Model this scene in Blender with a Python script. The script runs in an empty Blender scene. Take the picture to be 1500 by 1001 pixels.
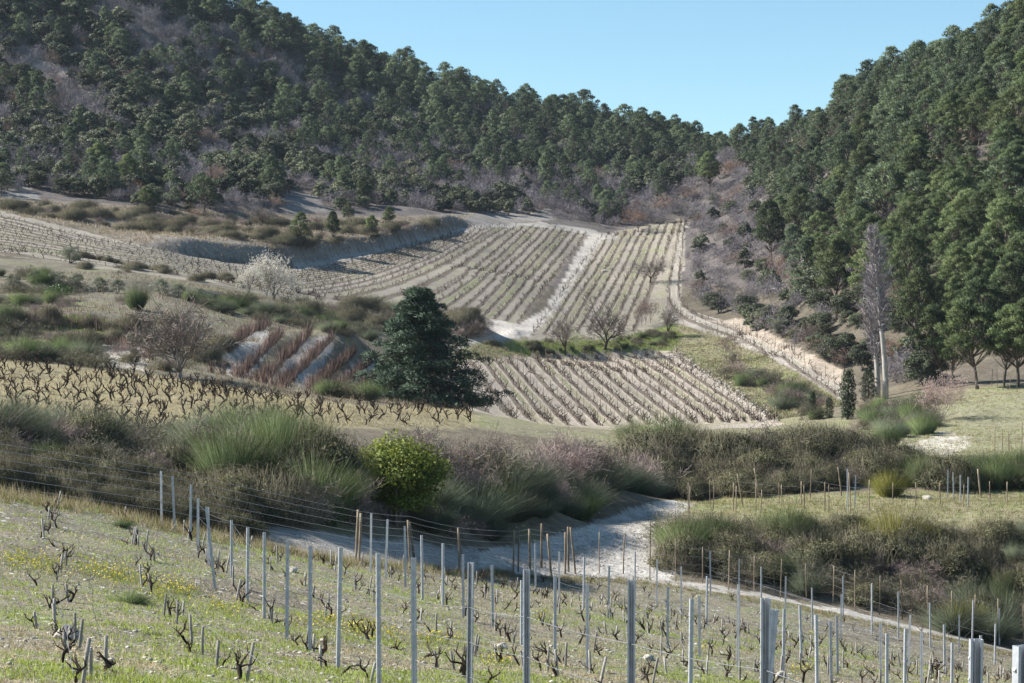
import bpy, math, random
import numpy as np
from mathutils import Vector, Matrix
R = math.radians
rng = np.random.default_rng(7)
random.seed(7)
SC = bpy.context.scene
COL = SC.collection

# ------------------------------------------------------------------ camera
ZC = 16.0                       # eye height above the valley datum
FPX = 2917.0                    # focal length in pixels of the 1500 px wide photograph
PITCH = math.atan(30.5 / FPX)
cam_d = bpy.data.cameras.new('camera'); cam = bpy.data.objects.new('camera', cam_d); COL.objects.link(cam)
cam_d.sensor_width = 36.0; cam_d.lens = FPX * 36.0 / 1500.0
cam_d.clip_start = 0.1; cam_d.clip_end = 6000
cam.location = (0, 0, ZC); cam.rotation_euler = (R(90) - PITCH, 0, 0)
SC.camera = cam

# ------------------------------------------------------------------ sky, sun, exposure
SUN_EL, SUN_AZ = R(40), R(-79)  # azimuth measured from +Y (view direction) towards +X
world = bpy.data.worlds.new('World'); SC.world = world; world.use_nodes = True
wn = world.node_tree; bg = wn.nodes['Background']
sky = wn.nodes.new('ShaderNodeTexSky'); sky.sky_type = 'NISHITA'; sky.sun_disc = False
sky.sun_elevation = SUN_EL; sky.sun_rotation = SUN_AZ
sky.altitude = 900; sky.air_density = 1.0; sky.dust_density = 0.0; sky.ozone_density = 2.5
wb = wn.nodes.new('ShaderNodeMix'); wb.data_type = 'RGBA'; wb.blend_type = 'MULTIPLY'; wb.inputs[0].default_value = 1.0; wb.inputs[7].default_value = (.81, .94, .89, 1)   # white balance of the photograph
wn.links.new(sky.outputs[0], wb.inputs[6]); wn.links.new(wb.outputs[2], bg.inputs[0]); bg.inputs[1].default_value = 0.098
sun_d = bpy.data.lights.new('sun', 'SUN'); sun_d.energy = 5.0; sun_d.angle = R(0.53); sun_d.color = (1.0, 0.96, 0.90)
sun = bpy.data.objects.new('sun', sun_d); COL.objects.link(sun)
sdir = Vector((math.sin(SUN_AZ) * math.cos(SUN_EL), math.cos(SUN_AZ) * math.cos(SUN_EL), math.sin(SUN_EL)))
sun.rotation_euler = sdir.to_track_quat('Z', 'Y').to_euler(); sun.location = (0, 0, 200)
SC.view_settings.view_transform = 'Standard'; SC.view_settings.look = 'None'
SC.view_settings.exposure = 0.9; SC.view_settings.gamma = 1.0
SC.render.engine = 'CYCLES'
SC.cycles.max_bounces = 5; SC.cycles.diffuse_bounces = 2; SC.cycles.glossy_bounces = 1
SC.cycles.transmission_bounces = 3; SC.cycles.volume_bounces = 0; SC.cycles.transparent_max_bounces = 8
SC.cycles.use_denoising = True
SC.cycles.caustics_reflective = False; SC.cycles.caustics_refractive = False

# ------------------------------------------------------------------ pixel <-> place
_c, _s = math.cos(PITCH), math.sin(PITCH)
def P(px, py, D):
    """point seen at pixel (px, py) at depth D"""
    u = (px - 750.0) / FPX * D; v = -(py - 500.5) / FPX * D
    return (u, D * _c + v * _s, ZC - D * _s + v * _c)
def proj(x, y, z):
    z = z - ZC
    d = y * _c - z * _s; v = y * _s + z * _c
    d = np.where(np.abs(d) < 1e-3, 1e-3, d)
    return 750 + FPX * x / d, 500.5 - FPX * v / d, d

# ------------------------------------------------------------------ noise
def _h(i, j, s):
    n = (i * 374761393 + j * 668265263 + s * 1274126177) & 0x7fffffff
    n = ((n ^ (n >> 13)) * 1103515245) & 0x7fffffff
    return ((n ^ (n >> 16)) & 0xffff) / 65535.0
def vnoise(x, y, s=0):
    x = np.asarray(x, float); y = np.asarray(y, float)
    i = np.floor(x).astype(np.int64); j = np.floor(y).astype(np.int64)
    fx = x - i; fy = y - j; fx = fx * fx * (3 - 2 * fx); fy = fy * fy * (3 - 2 * fy)
    return ((_h(i, j, s) * (1 - fx) + _h(i + 1, j, s) * fx) * (1 - fy) + (_h(i, j + 1, s) * (1 - fx) + _h(i + 1, j + 1, s) * fx) * fy) * 2 - 1
def fbm(x, y, s=0, o=3):
    return sum(vnoise(x * 2 ** k, y * 2 ** k, s + k) * 0.5 ** k for k in range(o))
def sstep(a, b, x):
    t = np.clip((x - a) / (b - a), 0, 1); return t * t * (3 - 2 * t)

# ------------------------------------------------------------------ terrain height field
CP = [  # photograph pixel + distance, read off known sizes (posts, vines, row spacing, trees)
 # foreground vineyard
 (0,1001,20),(380,1001,24),(750,1001,29),(1100,1001,42),(1480,1001,68),(0,900,33),(200,900,36),(0,800,44),(200,800,48),(0,727,54),
 (-250,900,30),(-250,760,48),
 (420,938,35),(454,955,32),(495,983,29.5),(387,905,40),(362,884,44),(290,829,51),(600,900,46),(800,900,54),(1000,900,66),(1200,950,70),(1400,985,73),
 (140,745,57),(237,772,60),(380,800,62),(520,825,66),(605,830,74),(680,840,78),(800,845,82),(950,852,84),(1100,876,83),(1250,905,82),(1400,938,81),(1480,958,80),(1600,985,80),
 # track beside it
 (0,706,60),(240,745,66),(450,778,69),(600,803,77.5),(720,812,82.5),(850,795,90.5),(920,762,102),(970,738,113),
 # hedge foot and bank top
 (-120,690,62),(0,692,64),(250,735,70),(450,768,72),(600,790,81),(720,797,87),(850,768,97),(950,736,115),(1150,722,114),(1300,715,116),
 (0,640,72),(250,668,80),(450,685,79),(600,690,88),(720,690,94),(850,690,104),(980,672,122),(1150,676,121),(1290,678,124),
 # strip with stakes and the bushy bank below it
 (1050,737,108),(1200,748,102),(1400,744,104),(1500,746,103),(1650,748,103),(1200,722,112),(1400,724,114),(1500,722,116),
 (960,836,87),(1100,860,86.5),(1200,884,86),(1350,915,85),(1490,945,84),(1600,975,84),(1000,768,96),(1200,772,96),(1350,772,97),(1490,775,97),(1650,775,97),
 # old bush-vine field
 (-150,620,98),(0,622,98),(0,528,128),(-200,528,128),(250,640,98),(300,580,116),(250,556,132),(450,607,116),(500,590,134),(620,606,126),(690,603,140),
 # valley floor behind the hedge
 (850,650,150),(1000,645,150),(1150,640,150),(1340,660,140),(1390,636,158),(1310,690,123),(1500,690,122),(1500,650,142),(1440,600,172),(1500,572,186),(1650,580,186),(1280,600,188),(1230,625,175),
 # conifer, lower vineyard
 (610,600,178),(715,605,200),(900,622,195),(1133,616,208),(690,530,285),(850,527,290),(982,516,290),(1080,560,250),(1180,600,220),(1040,520,290),
 # terraces
 (0,500,150),(0,462,165),(200,470,165),(120,460,162),(-200,470,160),(200,505,150),(330,530,150),(430,560,150),(520,580,160),(380,490,175),(470,500,180),(540,520,185),(640,520,230),
 # olive shelf and its bank
 (0,425,190),(100,425,192),(240,425,195),(395,440,212),(540,480,230),(660,492,265),(-200,420,190),
 # track, grass bank
 (720,490,300),(760,492,300),(690,505,295),(900,502,305),(985,478,320),(760,503,297),
 # left vineyard, fan vineyard
 (0,400,225),(0,370,245),(100,385,238),(0,314,325),(200,395,238),(200,362,300),(360,420,232),(330,386,310),(430,442,238),(433,395,325),(-250,312,320),(-250,380,235),
 (590,452,262),(690,458,290),(758,473,300),(640,347,385),(540,372,350),(700,333,410),(780,330,430),(862,340,430),(700,400,340),(800,420,345),(620,405,330),
 (880,346,430),(1000,322,450),(985,395,390),(982,440,352),(900,440,345),(1005,462,335),(1060,480,318),(1150,523,280),(1235,578,232),(1120,485,300),
 # bank and track above the left vineyard
 (0,296,342),(100,300,345),(215,310,348),(400,320,370),(560,325,395),(700,318,425),(-250,290,340),(330,350,330),(480,358,360),(180,338,328),
 # left hill
 (0,270,365),(430,300,385),(620,312,420),(800,312,445),(800,280,470),(0,200,420),(250,200,440),(500,240,470),(700,230,520),(900,270,510),(1000,275,510),
 (0,100,470),(200,100,490),(400,150,510),(600,170,560),(-200,100,470),(0,-60,520),(200,-10,530),(330,30,545),(430,75,560),(560,115,580),(700,155,600),(820,190,610),(920,215,615),(1010,240,600),(-300,-100,510),
 # right hill
 (1010,320,455),(1045,330,430),(1100,440,345),(1150,480,310),(1240,540,250),(1330,560,215),(1450,560,205),(1650,560,205),
 (1045,232,540),(1100,210,505),(1200,178,450),(1280,140,420),(1340,125,400),(1420,90,370),(1500,70,350),(1650,20,330),(1100,300,430),(1200,300,370),(1300,300,320),(1300,420,265),(1400,400,260),(1500,400,250),(1400,250,310),(1500,250,300),(1650,250,290),(1200,420,300),
]
C3 = [P(*c) for c in CP]
C3 = [(a, b, c) for a, b, c in C3]
def E(x, y, z): C3.append((x, y, ZC + z))
# ground under and around the photographer, and what lies outside the frame
for x, y, z in [(0,0,-1.85),(1.84,7.3,-2.95),(2.1,9.2,-3.2),(1.52,12,-3.4),(.86,14.5,-3.65),(.13,17.5,-3.95),(-.43,20,-4.2),(-1.13,23,-4.5),(-1.74,26,-4.8),
                (-15,0,-.9),(15,0,-3.8),(-10,-20,-.2),(12,-20,-1.5),(15,30,-6.6),(30,40,-9.0),(-60,0,2),(60,0,-7),(0,-80,6),(60,60,-13.2),(-60,60,-2.5),(-90,110,2),(100,100,-11),(90,160,-6),(150,150,6),
                (-120,200,14),(-170,250,24),(-250,350,60),(-300,480,110),(-200,600,120),(-400,300,90),(150,260,25),(200,260,50),(200,350,65),(300,300,70),
                (-160,700,75),(-60,700,45),(0,720,40),(60,700,30),(120,640,25),(170,520,40),(0,900,20),(-300,900,60),(300,700,30),(400,1000,0),(-400,1200,0),(0,1500,-30),(900,300,20),(-900,300,60),(-700,-500,0),(700,-500,-20),(0,-900,0),(900,1500,-40),(-900,1500,-30),(1500,0,0),(-1500,0,0)]:
    E(x, y, z)
C3 = np.array(C3)
def _fit():
    X = C3[:, :2]; n = len(X)
    A = np.linalg.norm(X[:, None] - X[None], axis=2)
    A[np.arange(n), np.arange(n)] -= 0.35        # slight smoothing
    M = np.zeros((n + 3, n + 3)); M[:n, :n] = A; M[:n, n] = 1; M[n, :n] = 1
    M[:n, n + 1:] = X; M[n + 1:, :n] = X.T
    return np.linalg.solve(M, np.concatenate([C3[:, 2], [0, 0, 0]]))
_W = _fit()
def Hbase(x, y):
    x = np.asarray(x, float); y = np.asarray(y, float); sh = x.shape; x = x.ravel(); y = y.ravel()
    out = np.empty(len(x)); n = len(C3)
    for k in range(0, len(x), 20000):
        a = x[k:k + 20000]; b = y[k:k + 20000]
        d = np.sqrt((a[:, None] - C3[None, :, 0]) ** 2 + (b[:, None] - C3[None, :, 1]) ** 2)
        out[k:k + 20000] = d @ _W[:n] + _W[n] + _W[n + 1] * a + _W[n + 2] * b
    return out.reshape(sh)
def pl_dist(x, y, pts):
    """distance, signed side (+ left of the line) and parameter along a polyline"""
    pts = np.asarray(pts, float)
    best = np.full(x.shape, 1e9); side = np.zeros(x.shape); par = np.zeros(x.shape); acc = 0.0
    L = np.sum(np.linalg.norm(np.diff(pts[:, :2], axis=0), axis=1))
    for a, b in zip(pts[:-1], pts[1:]):
        d = b[:2] - a[:2]; l = np.hypot(*d)
        t = np.clip(((x - a[0]) * d[0] + (y - a[1]) * d[1]) / (l * l), 0, 1)
        dx = x - a[0] - t * d[0]; dy = y - a[1] - t * d[1]; dist = np.hypot(dx, dy)
        m = dist < best
        best = np.where(m, dist, best); side = np.where(m, np.sign(d[0] * dy - d[1] * dx), side); par = np.where(m, (acc + t * l) / L, par)
        acc += l
    return best, side, par
# terrace steps: a line of pixels at the foot of a bank; the ground on its far side is lifted by h and eases back over w metres
STEPS = [
 ([(330,590,150),(400,560,156),(440,520,168),(470,492,178)], 0.9, 8),
 ([(420,600,150),(470,560,160),(520,520,178),(545,498,190)], 1.0, 8),
 ([(505,610,152),(540,575,170),(570,545,190)], .8, 7),
 ([(-60,492,152),(60,490,153),(150,482,156),(200,500,152)], .8, 8),
 ([(660,528,282),(760,528,286),(880,524,289),(985,512,291)], 1.4, 9),
 ([(180,358,300),(260,374,306),(330,384,313),(433,391,327),(540,370,353),(640,346,387),(700,330,412)], 2.4, 24),
 ([(-60,432,188),(120,432,190),(300,445,192),(450,470,205)], 1.0, 8),
]
STEPS = [([P(*q) for q in s[0]], s[1], s[2]) for s in STEPS]
def Hex(x, y):
    x = np.asarray(x, float); y = np.asarray(y, float)
    z = Hbase(x, y)
    for pts, h, w in STEPS:
        d, sd, t = pl_dist(x, y, pts)
        sg = d * sd
        z = z + h * sstep(-0.2, 1.6, sg) * (1 - sstep(2, w, d)) * sstep(0, .12, t) * (1 - sstep(.88, 1, t))
    r = np.hypot(x, y)
    z = z + 0.05 * fbm(x * .7, y * .7, 3) * sstep(8, 20, r) + 0.25 * fbm(x * .09, y * .09, 9) * sstep(85, 160, r) + 1.3 * fbm(x * .035, y * .035, 21) * sstep(340, 420, r)
    return z
_GS = 0.6; _GX = np.arange(-132, 132.1, _GS); _GY = np.arange(0, 472, _GS)
_GZ = Hex(*np.meshgrid(_GX, _GY))
def H(x, y):
    x = np.asarray(x, float); y = np.asarray(y, float); sh = x.shape; x = x.ravel(); y = y.ravel()
    fx = (x - _GX[0]) / _GS; fy = (y - _GY[0]) / _GS
    ok = (fx >= 0) & (fy >= 0) & (fx < len(_GX) - 1.001) & (fy < len(_GY) - 1.001)
    i = np.where(ok, fx, 0).astype(int); j = np.where(ok, fy, 0).astype(int); fx = fx - i; fy = fy - j
    z = (_GZ[j, i] * (1 - fx) + _GZ[j, i + 1] * fx) * (1 - fy) + (_GZ[j + 1, i] * (1 - fx) + _GZ[j + 1, i + 1] * fx) * fy
    if not ok.all(): z[~ok] = Hex(x[~ok], y[~ok])
    return z.reshape(sh)
def Hs(x, y): return float(H(np.array([x]), np.array([y]))[0])
_DS = np.concatenate([np.arange(3, 110, .5), np.arange(110, 340, 1.2), np.arange(340, 800, 3)])
def cast(px, py, dmin=3.0, dmax=800):
    """where the ray through a pixel meets the ground"""
    ds = _DS[(_DS >= dmin) & (_DS <= dmax)]
    u = (px - 750.0) / FPX; v = -(py - 500.5) / FPX
    f = lambda d: (u * d, d * (_c + v * _s), ZC + d * (-_s + v * _c))
    x, y, z = f(ds); g = z - H(x, y)
    k = np.nonzero(g <= 0)[0]
    if len(k) == 0: d = ds[np.argmin(g / ds)]; return f(d)[0], f(d)[1], Hs(f(d)[0], f(d)[1])
    k = k[0]; a, b = (ds[k - 1], ds[k]) if k > 0 else (ds[0], ds[0])
    for _ in range(12):
        m = (a + b) / 2; xm, ym, zm = f(m)
        if zm - Hs(xm, ym) > 0: a = m
        else: b = m
    x, y, _z = f(b); return x, y, Hs(x, y)

# ------------------------------------------------------------------ helpers: materials
def new_mat(name):
    m = bpy.data.materials.new(name); m.use_nodes = True
    nt = m.node_tree; nt.nodes.clear(); out = nt.nodes.new('ShaderNodeOutputMaterial')
    return m, nt, out
class NT:
    """tiny node-graph writer"""
    def __init__(s, nt): s.nt = nt
    def n(s, typ, **kw):
        nd = s.nt.nodes.new('ShaderNode' + typ)
        for k, v in kw.items(): setattr(nd, k, v)
        return nd
    def link(s, a, b): s.nt.links.new(a, b)
    def put(s, sock, v):
        if isinstance(v, bpy.types.NodeSocket): s.link(v, sock)
        elif isinstance(v, (tuple, list)) and len(v) == 3 and sock.type == 'RGBA': sock.default_value = (*v, 1)
        else: sock.default_value = v
    def math(s, op, a, b=None, c=None, clamp=False):
        nd = s.n('Math', operation=op, use_clamp=clamp); s.put(nd.inputs[0], a)
        if b is not None: s.put(nd.inputs[1], b)
        if c is not None: s.put(nd.inputs[2], c)
        return nd.outputs[0]
    def mix(s, f, a, b, blend='MIX'):
        nd = s.n('Mix', data_type='RGBA', blend_type=blend); s.put(nd.inputs[0], f); s.put(nd.inputs[6], a); s.put(nd.inputs[7], b)
        return nd.outputs[2]
    def ramp(s, v, a, b, lo=0.0, hi=1.0):
        nd = s.n('MapRange', interpolation_type='SMOOTHSTEP'); s.put(nd.inputs[0], v)
        for k, q in zip((1, 2, 3, 4), (a, b, lo, hi)): s.put(nd.inputs[k], q)
        return nd.outputs[0]
    def noise(s, vec, scale, detail=3, rough=.55):
        nd = s.n('TexNoise'); s.put(nd.inputs['Vector'], vec); nd.inputs['Scale'].default_value = scale
        nd.inputs['Detail'].default_value = detail; nd.inputs['Roughness'].default_value = rough
        return nd.outputs[0]
    def attr(s, name):
        return s.n('Attribute', attribute_name=name)
def diffuse_out(g, out, col, rough=.9, bump=None, bdist=.05, bstr=.5, spec=.2, metal=0.0):
    b = g.n('BsdfPrincipled'); g.put(b.inputs['Base Color'], col); g.put(b.inputs['Roughness'], rough)
    b.inputs['Specular IOR Level'].default_value = spec; g.put(b.inputs['Metallic'], metal)
    if bump is not None:
        bn = g.n('Bump'); bn.inputs['Strength'].default_value = bstr; bn.inputs['Distance'].default_value = bdist
        g.link(bump, bn.inputs['Height']); g.link(bn.outputs[0], b.inputs['Normal'])
    g.link(b.outputs[0], out.inputs[0]); return b

# ------------------------------------------------------------------ helpers: meshes
def mesh_np(name, v, faces, mat, tint=None, normals=None, smooth=False, kind3=True):
    """faces: (M,3) or (M,4) array, or a list of such arrays"""
    if not isinstance(faces, list): faces = [faces]
    faces = [f for f in faces if len(f)]
    me = bpy.data.meshes.new(name); v = np.asarray(v, np.float32)
    if normals is not None:      # wind every leaf so that its face looks the way it is shaded
        nn = np.asarray(normals, float); ff = []
        for f in faces:
            gn = np.cross(v[f[:, 1]] - v[f[:, 0]], v[f[:, 2]] - v[f[:, 0]]); bad = np.sum(gn * nn[f[:, 0]], 1) < 0
            f = f.copy(); f[bad] = f[bad][:, ::-1]; ff.append(f)
        faces = ff
    me.vertices.add(len(v)); me.vertices.foreach_set('co', v.ravel())
    tot = np.concatenate([np.full(len(f), f.shape[1]) for f in faces]).astype(np.int32)
    idx = np.concatenate([f.ravel() for f in faces]).astype(np.int32)
    me.loops.add(len(idx)); me.loops.foreach_set('vertex_index', idx)
    me.polygons.add(len(tot)); me.polygons.foreach_set('loop_start', np.concatenate([[0], np.cumsum(tot)[:-1]]).astype(np.int32))
    me.update(calc_edges=True)
    if tint is not None:
        a = me.attributes.new('tint', 'FLOAT', 'POINT'); a.data.foreach_set('value', np.asarray(tint, np.float32))
    if smooth or normals is not None:
        me.polygons.foreach_set('use_smooth', np.ones(len(tot), bool))
    if normals is not None:
        me.normals_split_custom_set_from_vertices(np.asarray(normals, float).tolist())
    if mat is not None: me.materials.append(mat)
    me.validate(clean_customdata=False)
    return me
def link(name, data=None, parent=None, loc=None, rz=None, sc=None):
    o = bpy.data.objects.new(name, data); COL.objects.link(o)
    if parent is not None: o.parent = parent
    if loc is not None: o.location = loc
    if rz is not None: o.rotation_euler = (0, 0, rz)
    if sc is not None: o.scale = sc if isinstance(sc, (tuple, list)) else (sc, sc, sc)
    return o
def tag(o, label, cat, group=None, kind=None):
    o['label'] = label
    if cat: o['category'] = cat
    if group: o['group'] = group
    if kind: o['kind'] = kind
    return o
def tubes(paths, ns=5, cap=True):
    """paths: list of (pts (k,3), radii (k)) -> verts, [quads, tris], path id per vertex"""
    V, Q, T, I = [], [], [], []; base = 0
    ang = np.arange(ns) / ns * 2 * np.pi
    for pi, (p, r) in enumerate(paths):
        p = np.asarray(p, float); r = np.asarray(r, float); k = len(p)
        t = np.gradient(p, axis=0); t /= np.linalg.norm(t, axis=1)[:, None] + 1e-9
        ref = np.where(np.abs(t[:, 2:3]) > .9, np.array([[1., 0, 0]]), np.array([[0., 0, 1]]))
        a = np.cross(t, ref); a /= np.linalg.norm(a, axis=1)[:, None] + 1e-9; b = np.cross(t, a)
        ring = p[:, None] + r[:, None, None] * (np.cos(ang)[None, :, None] * a[:, None] + np.sin(ang)[None, :, None] * b[:, None])
        V.append(ring.reshape(-1, 3)); I.append(np.full(k * ns, pi))
        i = np.arange(k - 1)[:, None] * ns; j = np.arange(ns)[None]; jn = (j + 1) % ns
        Q.append(base + np.stack([i + j, i + jn, i + ns + jn, i + ns + j], -1).reshape(-1, 4))
        if cap:
            e = base + (k - 1) * ns
            T.append(np.array([[e, e + q, e + q + 1] for q in range(1, ns - 1)])); T.append(np.array([[base, base + q + 1, base + q] for q in range(1, ns - 1)]))
        base += k * ns
    return np.concatenate(V), [np.concatenate(Q)] + ([np.concatenate(T)] if T else []), np.concatenate(I)

# ------------------------------------------------------------------ vine rows (plan lines laid on the ground)
def row_on_ground(pix, d0, d1, n):
    pix = np.array(pix, float)
    # smooth through the pixel polyline
    t = np.linspace(0, 1, len(pix)); tt = np.linspace(0, 1, n)
    xs = np.interp(tt, t, pix[:, 0]); ys = np.interp(tt, t, pix[:, 1])
    if len(pix) > 2:
        for _ in range(3):
            xs[1:-1] = (xs[:-2] + 2 * xs[1:-1] + xs[2:]) / 4; ys[1:-1] = (ys[:-2] + 2 * ys[1:-1] + ys[2:]) / 4
    return np.array([cast(a, b, d0, d1) for a, b in zip(xs, ys)])
def family(keys, n, d0, d1, m=10):
    """keys: [(row index, pixel polyline)]; rows between are interpolated"""
    idx = [k[0] for k in keys]; pls = np.array([k[1] for k in keys], float); rows = []
    for i in range(n):
        pl = np.array([[np.interp(i, idx, pls[:, a, b]) for b in range(2)] for a in range(pls.shape[1])])
        rows.append(row_on_ground(pl, d0, d1, m))
    return rows
BLK = {}
BLK['fan'] = family([(0, [(859,341),(839,368),(818,394),(798,421),(778,447),(758,474)]), (5, [(803,333),(778,358),(752,383),(726,408),(700,433),(672,458)]), (8, [(767,331),(735,360),(705,388),(672,413),(635,436),(590,450)]),
                     (10.5, [(738,331),(690,354),(640,388),(580,412),(505,430),(432,437)]), (14, [(698,332),(650,355),(600,378),(540,400),(480,412),(430,418)]), (18, [(650,347),(605,366),(560,381),(515,394),(470,401),(430,405)]), (21, [(600,359),(565,370),(530,380),(495,388),(460,393),(430,396)])], 22, 225, 450, 12)
BLK['left'] = family([(0, [(430,440),(360,418),(200,394),(-60,364)]), (13, [(430,400),(330,388),(150,354),(-60,304)])], 14, 205, 360)
BLK['right'] = family([(0, [(882,346),(847,396),(812,446),(780,490)]), (9, [(990,326),(968,386),(945,440),(926,486)])], 10, 290, 460)
BLK['strip'] = family([(0, [(998,322),(985,390),(976,440),(998,468),(1070,490),(1150,526),(1230,580)]), (1, [(1004,322),(996,390),(992,440),(1014,462),(1078,482),(1152,515),(1240,570)])], 2, 215, 460, 22)
BLK['lower'] = family([(0, [(668,548),(692,580),(722,622)]), (1, [(690,529),(722,575),(762,626)]), (17, [(982,516),(1060,565),(1140,618)])], 18, 185, 296)

# ------------------------------------------------------------------ ground zones
def inside(px, py, poly):
    r = np.zeros(px.shape, bool); n = len(poly)
    for i in range(n):
        x1, y1 = poly[i]; x2, y2 = poly[(i + 1) % n]
        if y1 == y2: continue
        c = ((y1 > py) != (y2 > py)) & (px < (x2 - x1) * (py - y1) / (y2 - y1) + x1); r ^= c
    return r
FIELD_EDGE = [(-900,640),(0,724),(140,743),(237,769),(380,798),(520,822),(605,829),(680,838),(800,843),(950,850),(1100,874),(1250,903),(1400,936),(1500,960),(2600,1230)]
# polygon, depth range, soil colour, green, stones, rows
ZONES = [
 ([(-900,-300),(3000,-300),(3000,420),(-900,420)], 340, 2000, (.14,.122,.112), .1, .1, None),
 ([(-900,380),(700,380),(700,640),(-900,640)], 120, 300, (.20,.178,.135), .3, .05, None),
 ([(-900,560),(3000,560),(3000,1000),(-900,800)], 56, 215, (.19,.16,.115), .25, .1, None),
 ([(-900,515),(0,524),(250,551),(500,590),(700,597),(720,628),(450,628),(250,660),(0,645),(-900,645)], 86, 152, (.29,.25,.155), .22, .04, None),
 ([(700,600),(1240,610),(1240,660),(700,660)], 125, 215, (.27,.245,.16), .35, .1, None),
 ([(1230,650),(1290,605),(1400,570),(1500,560),(1900,560),(1900,670),(1500,700),(1350,695)], 118, 200, (.28,.265,.17), .32, .35, None),
 ([(1312,700),(1325,655),(1375,634),(1425,640),(1410,662),(1372,680),(1345,702)], 116, 175, (.50,.46,.38), .05, .8, None),
 ([(985,728),(1500,714),(1900,714),(1900,776),(1500,775),(1200,772),(1000,768)], 93, 119, (.29,.26,.155), .35, .15, None),
 ([(690,832),(700,806),(760,798),(850,774),(910,750),(960,733),(1020,733),(1000,752),(985,775),(975,800),(995,835),(980,850),(950,852),(800,845)], 74, 122, (.50,.465,.415), .12, 1., None),
 ([(940,842),(1100,866),(1250,896),(1400,930),(1500,953),(1900,1040),(1900,1060),(1500,963),(1400,940),(1100,879),(950,853)], 76, 92, (.52,.48,.42), .05, .8, None),
 ([(380,770),(450,778),(600,792),(700,802),(700,838),(520,822),(400,800)], 60, 95, (.36,.335,.30), .1, .6, None),  # lane beside the hedge: its shade is painted in as a darker track colour
 # far side of the valley
 ([(640,540),(690,500),(1000,470),(1060,478),(1150,528),(1240,588),(1190,620),(1135,616),(985,512),(880,530),(660,532)], 200, 340, (.27,.235,.15), .4, .15, None),
 ([(670,512),(760,500),(985,474),(1000,490),(985,514),(880,527),(680,530)], 268, 326, (.22,.21,.11), .75, .1, None),
 ([(652,543),(690,525),(985,511),(1148,622),(1100,645),(700,645),(676,600)], 180, 297, (.46,.385,.31), .15, .15, 'lower'),
 ([(430,384),(640,343),(780,325),(866,338),(760,478),(690,462),(590,456),(430,444)], 222, 455, (.295,.255,.215), .25, .15, 'fan'),
 ([(-900,200),(0,308),(200,358),(330,384),(432,396),(432,444),(360,424),(200,400),(0,374),(-900,330)], 200, 365, (.28,.25,.20), .12, .1, 'left'),
 ([(872,345),(1000,320),(1004,380),(985,440),(990,472),(930,492),(900,500),(770,500)], 285, 462, (.34,.295,.245), .28, .2, 'right'),
 ([(997,324),(1006,322),(1000,400),(998,452),(1060,470),(1150,512),(1245,568),(1238,590),(1150,536),(1060,495),(988,474),(974,445),(985,395)], 210, 462, (.37,.33,.29), .1, .3, 'strip'),
 ([(430,388),(540,366),(640,343),(700,327),(780,324),(870,337),(905,346),(900,352),(866,345),(780,331),(700,335),(640,351),(540,375),(430,399)], 300, 460, (.38,.35,.31), .05, .5, None),
 ([(640,525),(685,505),(715,468),(760,475),(800,452),(858,348),(868,342),(886,345),(815,452),(775,494),(720,500),(690,503),(655,522),(660,555),(640,548)], 240, 460, (.47,.43,.38), .08, .8, None),
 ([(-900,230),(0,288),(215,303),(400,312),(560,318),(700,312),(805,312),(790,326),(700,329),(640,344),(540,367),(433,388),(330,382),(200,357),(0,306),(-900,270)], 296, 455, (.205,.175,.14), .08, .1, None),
 ([(225,345),(330,350),(420,370),(520,358),(640,335),(640,343),(540,366),(433,388),(330,382),(225,360)], 290, 400, (.25,.225,.195), .02, .2, None),
 ([(1040,470),(1090,466),(1150,500),(1200,525),(1250,552),(1248,576),(1150,518),(1060,475)], 210, 345, (.38,.32,.255), .02, .3, None),
 # terraces and shelf
 ([(325,535),(355,492),(392,478),(402,500),(372,545),(350,570)], 140, 185, (.40,.375,.345), .1, .5, None),
 ([(380,575),(440,502),(488,490),(492,508),(440,585),(400,600)], 140, 192, (.40,.375,.345), .1, .5, None),
 ([(455,610),(520,532),(550,520),(560,545),(525,600)], 140, 200, (.40,.375,.345), .1, .5, None),
 ([(105,490),(210,500),(225,565),(150,535)], 135, 170, (.45,.42,.36), .1, .4, None),
 ([(20,467),(130,459),(165,474),(200,492),(150,490),(60,482)], 148, 172, (.22,.22,.10), .9, .05, None),
 # scree and a path on the wooded hill
 ([(-100,255),(40,268),(60,292),(0,295),(-100,290)], 335, 400, (.25,.235,.22), 0, .3, None),
 ([(415,283),(462,283),(480,310),(422,314)], 360, 420, (.20,.185,.17), 0, .2, None),
 ([(630,318),(700,306),(805,306),(812,322),(700,330)], 395, 470, (.26,.24,.215), 0, .3, None),
 ([(280,70),(350,110),(390,150),(350,150),(310,110)], 400, 600, (.27,.235,.20), 0, .3, None),
 ([(500,155),(590,168),(700,185),(700,196),(590,184),(500,170)], 450, 640, (.29,.25,.21), 0, .3, None),
 ([(20,70),(110,95),(140,115),(60,110)], 400, 600, (.36,.31,.27), 0, .4, None),
 ([(1165,200),(1195,200),(1190,225),(1165,222)], 300, 520, (.45,.32,.2), 0, .3, None),
]
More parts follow.
